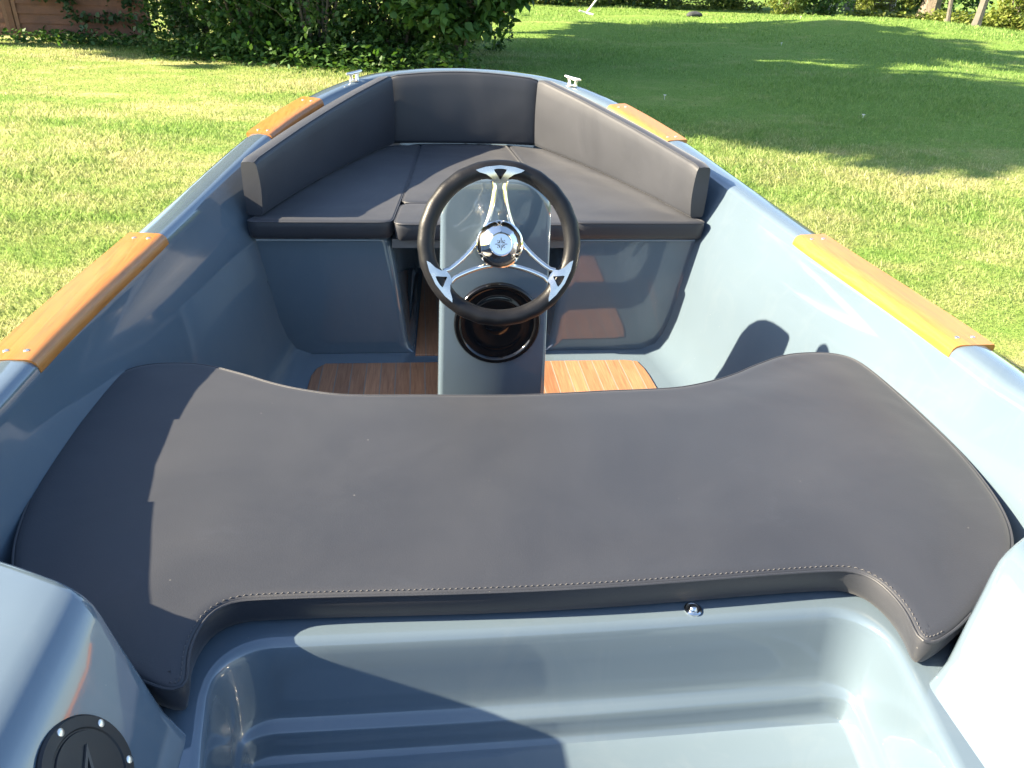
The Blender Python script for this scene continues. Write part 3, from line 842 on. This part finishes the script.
# grass blades: dense and fine near the boat, coarser far away
def grass_field(n):
    eye = np.array([-0.19, 0.0])
    u = RNG.random(n)
    r = (2.0 ** -0.35 + u * (34.0 ** -0.35 - 2.0 ** -0.35)) ** (1 / -0.35)
    th = R(90) - R(7.4) + (RNG.random(n) - 0.5) * R(88)
    x = eye[0] + r * np.cos(th); y = eye[1] + r * np.sin(th)
    hw = np.interp(y, [p[1] for p in OUT], [p[0] for p in OUT])
    inside = (np.abs(x) < hw - 0.15) & (y < 3.55)
    keep = ~inside
    x, y, r = x[keep], y[keep], r[keep]; n = len(x)
    z = GV(x, y)
    clump = np.sin(x * 2.1 + 1.3 * np.sin(y * 1.7)) * np.sin(y * 2.6 + 1.1 * np.sin(x * 1.3))
    h = (0.020 + 0.024 * RNG.random(n) + 0.012 * clump) * (0.75 + 0.5 * np.sin(x * 0.9 + 2) * np.sin(y * 0.7)) * (1 + 0.02 * r)
    w = np.maximum(0.0026, 0.00078 * r) * (0.7 + 0.7 * RNG.random(n))
    a = RNG.random(n) * 2 * np.pi; d = np.stack([np.cos(a), np.sin(a)], -1)
    b = a + np.pi / 2 + (RNG.random(n) - 0.5) * 1.2
    ln = h * (0.25 + 0.9 * RNG.random(n)); lx, ly = np.cos(b) * ln, np.sin(b) * ln
    co = np.zeros((n, 4, 3))
    co[:, 0] = np.stack([x - d[:, 0] * w / 2, y - d[:, 1] * w / 2, z - 0.004], -1)
    co[:, 1] = np.stack([x + d[:, 0] * w / 2, y + d[:, 1] * w / 2, z - 0.004], -1)
    co[:, 2] = np.stack([x + lx * .5 + d[:, 0] * w * .4, y + ly * .5 + d[:, 1] * w * .4, z + h * .65], -1)
    co[:, 3] = np.stack([x + lx, y + ly, z + h], -1)
    return co, RNG.random(n)
co, ti = grass_field(620000)
gr = from_arrays('lawn_grass', co, 4, mat_grass(), ti)
tag(gr, 'short mown lawn grass, patchy green and straw yellow, around the boat', 'grass', None, 'stuff')

# ------------------------------------------------------------------ foliage
def leaves(cent, size, rng, droop=0.35, shape=0.62):
    n = len(cent)
    a = rng.random(n) * 2 * np.pi; el = rng.normal(-droop, 0.45, n)
    t = np.stack([np.cos(a) * np.cos(el), np.sin(a) * np.cos(el), np.sin(el)], -1)
    up = np.tile(np.array([0, 0, 1.0]), (n, 1)) + rng.normal(0, 0.45, (n, 3))
    s = np.cross(t, up); s /= np.linalg.norm(s, axis=1)[:, None] + 1e-9
    nn = np.cross(s, t)
    L = (size * (0.65 + 0.7 * rng.random(n)))[:, None]; w = L * shape * 0.5
    co = np.zeros((n, 5, 3))
    co[:, 0] = cent
    co[:, 1] = cent + t * L * 0.34 + s * w + nn * L * 0.06
    co[:, 2] = cent + t * L * 0.74 + s * w * .66 - nn * L * .02
    co[:, 3] = cent + t * L - nn * L * 0.10
    co[:, 4] = cent + t * L * 0.42 - s * w + nn * L * 0.06
    return co
def cloud(n, lobes, rng, shell=0.55):
    """points spread through lobes (x, y, z, rx, ry, rz), in twig-sized clumps"""
    L = np.array(lobes); vol = L[:, 3] * L[:, 4] * L[:, 5]; k = rng.choice(len(L), n, p=vol / vol.sum())
    ncl = max(8, n // 14)
    kc = rng.choice(len(L), ncl, p=vol / vol.sum())
    v = rng.normal(0, 1, (ncl, 3)); v /= np.linalg.norm(v, axis=1)[:, None]
    rad = (shell + (1 - shell) * rng.random(ncl))[:, None]
    cc = L[kc, :3] + v * rad * L[kc, 3:6]
    idx = rng.integers(0, ncl, n)
    return cc[idx] + rng.normal(0, 1, (n, 3)) * 0.055 * L[kc[idx], 3:6].mean(1)[:, None] ** 0.5
def stems(paths, m, name, parent, origin):
    g = Geo()
    for p, r in paths: g.add(*tube(p, r, 7))
    return mesh(name, g.V, g.F, m, parent, origin, z=0)

def copy_tree(src, loc, rz=0, scale=1.0):
    o = src.copy(); COL.objects.link(o); o.location = loc; o.rotation_euler = (0, 0, rz); o.scale = (scale,) * 3
    for ch in src.children:
        c = ch.copy(); COL.objects.link(c); c.parent = o
    return o

def make_shrub(name, lobes, n_low, n_up, size, m, seed, nst=5, stem_h=1.6, bark=BARK, trunk_name='stem', spread=0.5):
    rng = np.random.default_rng(seed); rd = random.Random(seed)
    o = empty(name, (0, 0, 0))
    pts = cloud(n_low * 3, lobes, rng)
    low = pts[(pts[:, 2] > 0.02) & (pts[:, 2] < 2.0)][:n_low]
    up = pts[pts[:, 2] >= 2.0][:n_up]
    co = leaves(low, np.full(len(low), size), rng)
    if len(up): co = np.concatenate([co, leaves(up, np.full(len(up), size * 2.6), rng)])
    from_arrays('foliage', co, 5, m, rng.random(len(co)), o)
    ps = []
    for k in range(nst):
        a = rd.random() * 6.28; q = rd.random() * spread
        x0, y0 = math.cos(a) * 0.15, math.sin(a) * 0.15
        P = [(x0, y0, -0.05), (x0 + math.cos(a) * q * .4, y0 + math.sin(a) * q * .4, stem_h * .5), (x0 + math.cos(a) * q, y0 + math.sin(a) * q, stem_h)]
        P = [tuple(v) for v in catmull(P, 4)]
        ps.append((P, [0.03 * (1 - 0.8 * i / (len(P) - 1)) + 0.004 for i in range(len(P))]))
        for _ in range(2):
            b = a + rd.uniform(-1.2, 1.2); z0 = stem_h * rd.uniform(.2, .7)
            bx, by = x0 + math.cos(a) * q * .5, y0 + math.sin(a) * q * .5
            ps.append(([(bx, by, z0), (bx + math.cos(b) * .4, by + math.sin(b) * .4, z0 + .35), (bx + math.cos(b) * .75, by + math.sin(b) * .75, z0 + .5)], [0.012, 0.008, 0.003]))
    stems(ps, bark, trunk_name, o, (0, 0, 0))
    return o
def place(o, x, y, rz=0, s=1.0, label=None, cat='shrub', group=None, dz=0):
    o.location = (x, y, ground_z(x, y) + dz); o.rotation_euler = (0, 0, rz); o.scale = (s, s, s)
    tag(o, label, cat, group); return o
HG = 'shrubs of the dark hedge beyond the bow'
lob1 = [(0, 0, 0.9, 1.15, 1.0, 0.95), (0.5, 0.2, 2.0, 1.1, 1.0, 1.1), (-0.5, -0.1, 2.3, 1.0, 1.0, 1.0), (0.1, 0.1, 3.2, 1.0, 1.0, 1.0), (-0.7, -0.4, 0.4, 0.6, 0.6, 0.5), (0.8, -0.4, 0.45, 0.6, 0.6, 0.5)]
s1 = make_shrub('hedge_shrub', lob1, 9000, 2400, 0.085, LEAF, 3, 7)
lob2 = [(0, 0, 0.8, 1.0, 0.9, 0.85), (-0.4, 0.1, 1.8, 1.1, 1.0, 1.0), (0.5, 0.0, 2.5, 1.1, 1.0, 1.0), (0.0, -0.6, 0.35, 0.9, 0.5, 0.4)]
s2 = make_shrub('hedge_shrub', lob2, 8000, 2000, 0.095, LEAF2, 5, 6)
place(s1, -3.75, 14.9, 0.4, 0.95, 'dark leafy shrub beside the end of the brown fence', 'shrub', HG)
place(s2, -2.85, 13.75, 1.2, 1.0, 'shrub with thin bare arching twigs, second from the brown fence', 'shrub', HG)
for (x, y, rz, s, src, lab) in (
    (-1.75, 13.35, 2.2, 1.0, s1, 'dark dense shrub with paler sprays at its foot, in the middle of the hedge'),
    (-0.55, 13.30, 3.9, 0.95, s2, 'shrub right behind the port bow cleat, deep in shade'),
    (-2.4, 15.6, 5.0, 1.25, s1, 'tall shrub standing behind the middle of the hedge'),
    (0.15, 15.2, 0.8, 1.05, s1, 'shaded shrub behind the broad leaved bush at the hedge end')):
    o = copy_tree(src, (0, 0, 0)); place(o, x, y, rz, s, lab, 'shrub', HG)
lobm = [(0.0, 0, 1.25, 1.15, 0.9, 0.85), (0.75, -0.1, 1.6, 0.95, 0.8, 0.75), (-0.6, 0.0, 2.0, 0.9, 0.9, 0.8), (0.3, 0.2, 2.6, 1.2, 1.0, 0.9), (-0.15, -0.45, 0.72, 0.55, 0.4, 0.45), (1.35, 0, 1.75, 0.55, 0.5, 0.6)]
s3 = make_shrub('broadleaf_bush', lobm, 7000, 1500, 0.15, LEAF2, 8, 5, 1.9)
place(s3, 0.35, 12.6, 0.0, 1.0, 'broad leaved bush with hanging branches at the right end of the hedge, behind the bow', 'bush', HG)

# low growth along the hedge foot
rng = np.random.default_rng(21)
pts = []
for (xa, ya, xb, yb, n, hh) in ((-6.9, 14.85, -4.7, 14.6, 900, 0.16), (-4.4, 13.9, -1.8, 12.7, 2000, 0.30), (-1.9, 12.7, 0.6, 12.2, 2200, 0.34)):
    t = rng.random(n); cl = np.round(t * 26) / 26 + rng.normal(0, .012, n)
    x = xa + (xb - xa) * cl + rng.normal(0, .10, n); y = ya + (yb - ya) * cl + rng.normal(0, .30, n)
    pts.append(np.stack([x, y, GV(x, y) + 0.02 + hh * rng.random(n) ** 1.6], -1))
pts = np.concatenate(pts)
co = leaves(pts, np.full(len(pts), 0.085), rng, -0.2)
gc = from_arrays('undergrowth', co, 5, LEAF2, rng.random(len(co)))
tag(gc, 'low weeds and nettles along the foot of the hedge and fence', 'weeds', None, 'stuff')

# ------------------------------------------------------------------ brown board fence with ivy
def fence_panel(x0, y0, x1, y1, label):
    o = empty('board_fence', ((x0 + x1) / 2, (y0 + y1) / 2, 0))
    d = Vector((x1 - x0, y1 - y0, 0)); L = d.length; d.normalize(); q = Vector((-d.y, d.x, 0))
    P0 = Vector((x0, y0, 0))
    def bx(a0, a1, t0, t1, z0, z1, z0b=None):
        V = [P0 + d * a + q * t + Vector((0, 0, z)) for a in (a0, a1) for t in (t0, t1) for z in (z0, z1)]
        return V, box(0, 1, 0, 1, 0, 1)[1]
    g = Geo(); z = 0.10; k = 0
    while z < 1.75:
        # lapped boards leaning out at the foot
        V = [P0 + d * a + q * t + Vector((0, 0, zz)) for a in (0.05, L - 0.05) for t, zz in ((-0.034, z), (-0.002, z + 0.158), (0.008, z + 0.158), (-0.020, z))]
        g.add(V, [(0, 1, 2, 3), (4, 7, 6, 5), (0, 4, 5, 1), (1, 5, 6, 2), (2, 6, 7, 3), (3, 7, 4, 0)])
        z += 0.150; k += 1
    mesh('boards', g.V, g.F, FENCEWOOD, o, z=0, smooth=False)
    g = Geo()
    for a0, a1 in ((0.0, 0.06), (L - 0.06, L)): g.add(*bx(a0, a1, -0.045, 0.03, 0.05, 1.82))
    g.add(*bx(0.06, L - 0.06, -0.045, 0.03, 0.05, 0.10)); g.add(*bx(0.06, L - 0.06, -0.045, 0.03, 1.77, 1.82))
    mesh('panel_frame', g.V, g.F, mat_simple('fence_frame', (0.22, 0.105, 0.062), 0.7, 0, 0, 0.25), o, z=0, smooth=False)
    return tag(o, label, 'fence', 'brown fence panels')
fence_panel(-6.93, 15.15, -4.80, 15.32, 'weathered brown board fence panel overgrown with ivy beside the hedge')
fence_panel(-9.15, 14.98, -7.03, 15.142, 'brown board fence panel cut by the left edge of the picture')
g = Geo(); V, F = box(-7.022, -6.938, 15.09, 15.20, -0.1, 1.9); g.add(V, F)
tag(mesh('fence_post', g.V, g.F, FENCEWOOD, None, z=0, smooth=False), 'square brown post between the two fence panels', 'post')
rng = np.random.default_rng(4)
pts = []; ps = []
for (xa, za, xb, zb) in ((-6.1, 0.95, -5.95, 0.35), (-6.1, 0.90, -5.1, 0.85), (-5.95, 0.36, -5.05, 0.40), (-6.55, 0.72, -6.1, 0.78), (-5.3, 0.95, -5.0, 0.62), (-6.4, 1.3, -5.9, 0.9), (-5.5, 1.3, -5.3, .9)):
    n = 110; t = rng.random(n)
    x = xa + (xb - xa) * t + rng.normal(0, .05, n); z = za + (zb - za) * t + rng.normal(0, .055, n)
    y = 15.08 + (x + 6.0) * 0.08 - rng.random(n) * 0.07
    pts.append(np.stack([x, y, z], -1))
    y0 = 15.085 + (xa + 6.0) * 0.08; y1 = 15.085 + (xb + 6.0) * 0.08
    ps.append(([(xa, y0, za), ((xa + xb) / 2, (y0 + y1) / 2 - .01, (za + zb) / 2 + .04), (xb, y1, zb)], [0.006, 0.005, 0.003]))
pts = np.concatenate(pts)
ivy = empty('climbing_ivy', (-5.7, 15.05, 0))
from_arrays('foliage', leaves(pts, np.full(len(pts), 0.085), rng, 0.6, 0.85), 5, IVY, rng.random(len(pts)), ivy, (-5.7, 15.05, 0))
stems(ps, BARK, 'stem', ivy, (-5.7, 15.05, 0))
tag(ivy, 'ivy creeping over the boards of the brown fence', 'ivy')

# ------------------------------------------------------------------ tall trees whose shadow lies on the lawn
def make_tree(name, H, crown, n, size, m, bark, seed, lean=(0, 0), r0=0.2):
    rng = np.random.default_rng(seed); rd = random.Random(seed)
    o = empty(name, (0, 0, 0))
    P = [tuple(v) for v in catmull([(0, 0, -0.1), (lean[0] * .3, lean[1] * .3, H * .3), (lean[0] * .7 + .1, lean[1] * .7, H * .6), (lean[0], lean[1], H * .9)], 5)]
    ps = [(P, [r0 * (1.35 if i == 0 else 1) * (1 - 0.8 * i / (len(P) - 1)) for i in range(len(P))])]
    for k in range(9):
        c = rd.choice(crown); i = rd.randint(len(P) // 3, len(P) - 2); p = P[i]
        e = (c[0] + rd.uniform(-.4, .4) * c[3], c[1] + rd.uniform(-.4, .4) * c[4], c[2] + rd.uniform(-.2, .3) * c[5])
        mpt = tuple((p[q] + e[q]) / 2 + (0.2 if q == 2 else 0) for q in range(3))
        ps.append(([p, mpt, e], [r0 * .32, r0 * .2, r0 * .06]))
    stems(ps, bark, 'trunk', o, (0, 0, 0))
    pts = cloud(n, crown, rng, 0.35)
    from_arrays('crown', leaves(pts, np.full(len(pts), size), rng), 5, m, rng.random(n), o)
    return o
TG = 'tall trees of the hedge'
crA = [(1.3, -4.6, 6.1, 1.7, 2.0, 1.2), (1.5, -6.2, 6.8, 1.6, 1.5, 1.1), (1.2, -2.6, 6.0, 1.6, 1.5, 1.2), (0, -5.0, 7.4, 2.6, 2.2, 1.6), (0.5, -6.4, 8.4, 2.4, 1.8, 1.5), (-0.4, -2.8, 8.4, 2.4, 2.2, 1.8), (0.2, -4.2, 9.2, 2.0, 2.2, 1.2)]
tA = make_tree('tall_tree', 10.5, crA, 13000, 0.42, LEAF, BARK, 31, (0.2, -3.8), 0.26)
place(tA, -8.6, 14.65, 0.0, 1.0, 'tall leafy tree at the left beyond the frame edge, shading the lawn', 'tree', TG)
crB = [(0, 0, 5.6, 2.6, 2.2, 1.8), (0.5, -1.0, 7.4, 2.4, 2.2, 1.7), (-0.4, 1.0, 7.6, 2.2, 2.2, 1.6), (0.1, 0.1, 8.4, 1.8, 1.7, 1.1)]
tB = make_tree('tall_tree', 9.6, crB, 8000, 0.42, LEAF, BARK, 33, (0.2, -0.2), 0.24)
place(tB, -4.6, 16.6, 0.7, 1.0, 'tall tree rising behind the brown fence corner', 'tree', TG)
o = copy_tree(tB, (0, 0, 0)); place(o, -11.6, 14.4, 4.0, 0.95, 'tall tree beyond the left frame edge that keeps the hedge in shade', 'tree', TG)
o = copy_tree(tB, (0, 0, 0)); place(o, -2.6, 18.6, 2.4, 0.86, 'tall tree rising behind the middle of the hedge', 'tree', TG)

# ------------------------------------------------------------------ far side of the garden
FG = 'shrubs at the far end of the lawn'
lobf = [(0, 0, 0.8, 1.2, 0.9, 0.9), (0.9, 0.1, 1.2, 1.0, 0.9, 1.1), (-0.8, 0, 1.5, 1.0, 0.9, 1.2), (0.2, 0.2, 2.6, 1.1, 1.0, 1.0), (0, -0.4, 0.35, 1.3, 0.6, 0.4)]
sf = make_shrub('garden_shrub', lobf, 3600, 900, 0.14, LEAF, 12, 5)
sy = make_shrub('garden_shrub', lobf, 3400, 900, 0.14, LEAF3, 14, 6, bark=PALEBARK)
first = {'f': True, 'y': True}
for (k, x, y, rz, s, lab) in (
    ('f', 4.4, 30.4, 0.3, 1.25, 'dark shrub at the far end of the lawn behind the pale leaning pole'),
    ('f', 7.0, 31.0, 1.9, 1.3, 'second dark shrub right of the leaning pole at the far end of the lawn'),
    ('f', 9.4, 31.6, 3.3, 1.3, 'dark shrub at the far lawn end above the dark stone'),
    ('f', 11.6, 31.8, 4.4, 1.2, 'dark shrub at the far lawn end just left of the pale lit bush'),
    ('y', 11.9, 27.2, 0.5, 0.55, 'small pale sunlit bush left of the large dark bush at the far lawn end'),
    ('f', 13.2, 27.6, 5.1, 0.72, 'large dark bush standing alone at the far end of the lawn'),
    ('y', 16.2, 30.0, 1.0, 0.42, 'little yellow green bush in front of the grey fence at the far end'),
    ('y', 17.4, 30.2, 2.6, 0.55, 'pale green bush left of the thick grey trunk'),
    ('f', 20.6, 32.5, 2.2, 1.4, 'dark shrub behind the thick grey trunk in the far right corner'),
    ('f', 17.3, 34.5, 0.9, 1.4, 'dark shrub behind the grey fence in the far right corner'),
    ('y', 19.4, 26.0, 4.0, 0.95, 'large yellow green bush behind the pale leaning trunk at the right edge'),
    ('f', 20.8, 25.0, 0.2, 1.0, 'dark green bush at the far right edge of the lawn'),
    ('f', 2.4, 31.5, 2.9, 1.2, 'far shrub glimpsed beneath the hanging branches at the hedge end')):
    src = sf if k == 'f' else sy
    if first[k]: o = src; first[k] = False
    else: o = copy_tree(src, (0, 0, 0))
    place(o, x, y, rz, s, lab, 'shrub', FG)
rng = np.random.default_rng(77)
pts = []
for (xa, ya, xb, yb, n, hh, sp) in ((14.6, 27.6, 17.0, 26.6, 1300, .28, .35), (16.6, 26.6, 19.5, 24.3, 1800, .40, .45), (2.0, 30.0, 12.5, 30.6, 2200, .3, .25)):
    t = rng.random(n); x = xa + (xb - xa) * t + rng.normal(0, .15, n); y = ya + (yb - ya) * t + rng.normal(0, sp, n)
    pts.append(np.stack([x, y, GV(x, y) + hh * rng.random(n) ** 1.3], -1))
pts = np.concatenate(pts)
gc = from_arrays('border_growth', leaves(pts, np.full(len(pts), 0.13), rng, -0.1), 5, LEAF3, rng.random(len(pts)))
tag(gc, 'pale sunlit ground cover along the far border of the lawn', 'ground cover', None, 'stuff')
crR = [(0, 0, 3.6, 1.9, 1.8, 1.3), (0.8, -0.3, 4.8, 1.6, 1.6, 1.3), (-0.7, 0.4, 5.4, 1.6, 1.6, 1.2)]
tR = make_tree('garden_tree', 6.4, crR, 2600, 0.30, LEAF3, PALEBARK, 41, (0.9, 0.3), 0.13)
place(tR, 16.75, 24.2, 0.2, 1.0, 'tree with a pale leaning trunk at the right end of the lawn', 'tree')
tR2 = make_tree('garden_tree', 5.6, [(-.6, 0, 3.8, 1.3, 1.3, 1.1), (-.9, 0.2, 4.9, 1.2, 1.2, 1.0)], 1700, 0.26, LEAF3, PALEBARK, 43, (-0.7, 0.2), 0.075)
place(tR2, 16.30, 24.9, 0.0, 1.0, 'slender pale tree leaning left beside the thicker leaning trunk', 'tree')
tG = make_tree('garden_tree', 9.0, [(0, 0, 5.6, 2.6, 2.4, 1.7), (0.6, 0.5, 7.6, 2.4, 2.2, 1.7)], 3600, 0.34, LEAF, BARK, 45, (0.6, 0.0), 0.36)
place(tG, 18.5, 29.6, 0.0, 1.0, 'big tree with a thick grey trunk at the far right', 'tree')
tL = copy_tree(tG, (0, 0, 0)); place(tL, 8.6, 34.5, 1.4, 1.0, 'big tree behind the far dark shrubs', 'tree')
# grey boards between the bushes
o = empty('grey_fence', (16.6, 31.2, 0)); g = Geo()
for k in range(7):
    V, F = box(15.4, 18.1, 31.17, 31.20, 0.08 + k * 0.17, 0.08 + k * 0.17 + 0.145); g.add(V, F)
mesh('boards', g.V, g.F, GREYFENCE, o, z=0, smooth=False)
for x in (15.5, 16.75, 18.0):
    V, F = box(x - .045, x + .045, 31.08, 31.165, -0.1, 1.35); mesh('post', V, F, WHITE, o, z=0, smooth=False)
tag(o, 'grey horizontal board fence half hidden behind bushes at the far right', 'fence')
# pale leaning pole with a splayed foot
p0 = Vector((4.95, 25.7, ground_z(4.95, 25.7)))
o = empty('leaning_pole', tuple(p0))
V, F = tube([p0 + Vector((0, 0, 0.05)), p0 + Vector((0.45, .1, 0.62)), p0 + Vector((1.05, .2, 1.45))], 0.028, 8); mesh('pole', V, F, WHITE, o, z=0)
V, F = tube([p0 + Vector((-0.24, -.02, 0.10)), p0 + Vector((0, 0, 0.04)), p0 + Vector((0.16, -.25, 0.02))], 0.026, 8); mesh('foot', V, F, WHITE, o, z=0)
tag(o, 'pale pole with a splayed foot leaning on the far lawn', 'pole')
# dark boulder
bm = bmesh.new(); bmesh.ops.create_icosphere(bm, subdivisions=3, radius=1)
for v in bm.verts:
    n = math.sin(v.co.x * 3.1 + 1) * math.sin(v.co.y * 2.7) * .16 + math.sin(v.co.z * 5 + v.co.x * 4) * .06
    v.co = Vector((v.co.x * .24, v.co.y * .18, v.co.z * .10)) * (1 + n)
me = bpy.data.meshes.new('garden_stone'); bm.to_mesh(me); bm.free(); me.materials.append(STONE)
me.polygons.foreach_set('use_smooth', [True] * len(me.polygons))
st = link('garden_stone', me, None, (8.15, 25.1, ground_z(8.15, 25.1) + 0.06)); tag(st, 'low dark stone lying alone on the far lawn', 'stone')
# red-brown tub beneath the hanging branches
x, y = 2.2, 24.0
g = Geo(); g.add(*lathe((x, y, ground_z(x, y) + .06), (0, 0, 1), [(0.13, 0), (0.17, 0.26), (0.185, 0.26), (0.185, 0.31), (0.165, 0.31), (0.15, 0.25), (0, 0.25)], 24, True, False))
tag(mesh('plant_tub', g.V, g.F, REDPAINT, None, z=0), 'red brown tub on the far lawn beneath the hanging branches', 'tub')
# scattered daisies / white scraps on the shaded lawn
fl = None
for (x, y) in ((7.4, 16.9), (9.95, 21.7), (5.15, 9.2), (3.05, 10.5)):
    if fl is None:
        g = Geo()
        for k in range(9):
            a = k * 2 * math.pi / 9
            P = [(0.006 * math.cos(a - .3), 0.009 * math.sin(a - .3), .055), (0.020 * math.cos(a - .2), 0.020 * math.sin(a - .2), .062), (0.020 * math.cos(a + .2), 0.020 * math.sin(a + .2), .062), (0.009 * math.cos(a + .3), 0.009 * math.sin(a + .3), .055)]
            g.add(P + [(q[0], q[1], q[2] - .003) for q in P], [(0, 1, 2, 3), (7, 6, 5, 4), (0, 4, 5, 1), (1, 5, 6, 2), (2, 6, 7, 3), (3, 7, 4, 0)])
        g.add(*tube([(0, 0, -0.02), (0, 0, .055)], 0.003, 6)); g.add(*lathe((0, 0, .05), (0, 0, 1), [(0.011, 0), (0.011, .006), (0.006, .012), (0, .013)], 10, True, False))
        fl = mesh('daisy', g.V, g.F, WHITE, None, (0, 0, 0), z=0); o = fl
    else: o = fl.copy(); COL.objects.link(o)
    o.location = (x, y, ground_z(x, y)); o.rotation_euler = (0, 0, x * 3)
    tag(o, 'single white daisy in the shaded lawn behind the boat', 'flower', 'white daisies in the lawn')

# ------------------------------------------------------------------ light, sky, camera
SUN_EL, SUN_AZ = R(29.6), R(-90.6)          # azimuth from +Y towards +X
sd = Vector((math.sin(SUN_AZ) * math.cos(SUN_EL), math.cos(SUN_AZ) * math.cos(SUN_EL), math.sin(SUN_EL)))
L = bpy.data.lights.new('sun', 'SUN'); L.energy = 3.3; L.angle = R(0.55); L.color = (1.0, 0.84, 0.60)
so = bpy.data.objects.new('sun', L); COL.objects.link(so); so.location = (-20, 0, 15)
so.rotation_euler = sd.to_track_quat('Z', 'Y').to_euler()
w = bpy.data.worlds.new('World'); sc.world = w; w.use_nodes = True
nt = w.node_tree; sk = nt.nodes.new('ShaderNodeTexSky'); sk.sky_type = 'NISHITA'; sk.sun_disc = False
sk.sun_elevation = SUN_EL; sk.sun_rotation = SUN_AZ; sk.air_density = 1.0; sk.dust_density = 1.0; sk.ozone_density = 1.3
nt.links.new(sk.outputs[0], nt.nodes['Background'].inputs['Color']); nt.nodes['Background'].inputs['Strength'].default_value = 0.05

cam = bpy.data.cameras.new('camera'); co_ = bpy.data.objects.new('camera', cam); COL.objects.link(co_)
PIT, YAW, ROL, CX = 0.5136357578877406, 0.12928481315249915, 0.04374057743797591, -0.19177698510344005
cy, sy_, cp, sp = math.cos(YAW), math.sin(YAW), math.cos(PIT), math.sin(PIT)
f = Vector((sy_ * cp, cy * cp, -sp)); r = Vector((cy, -sy_, 0)); u = r.cross(f)
r2 = math.cos(ROL) * r + math.sin(ROL) * u; u2 = -math.sin(ROL) * r + math.cos(ROL) * u
M = Matrix((r2, u2, -f)).transposed().to_4x4(); M.translation = Vector((CX, 0, ZO)); co_.matrix_world = M
cam.sensor_width = 36; cam.lens = 769.9 / 1024 * 36; cam.clip_start = 0.02; cam.clip_end = 2000
cam.dof.use_dof = False
sc.camera = co_
sc.view_settings.view_transform = 'Standard'; sc.view_settings.look = 'None'
sc.view_settings.exposure = 3.08; sc.view_settings.gamma = 1.0
sc.cycles.use_denoising = True
sc.cycles.max_bounces = 8
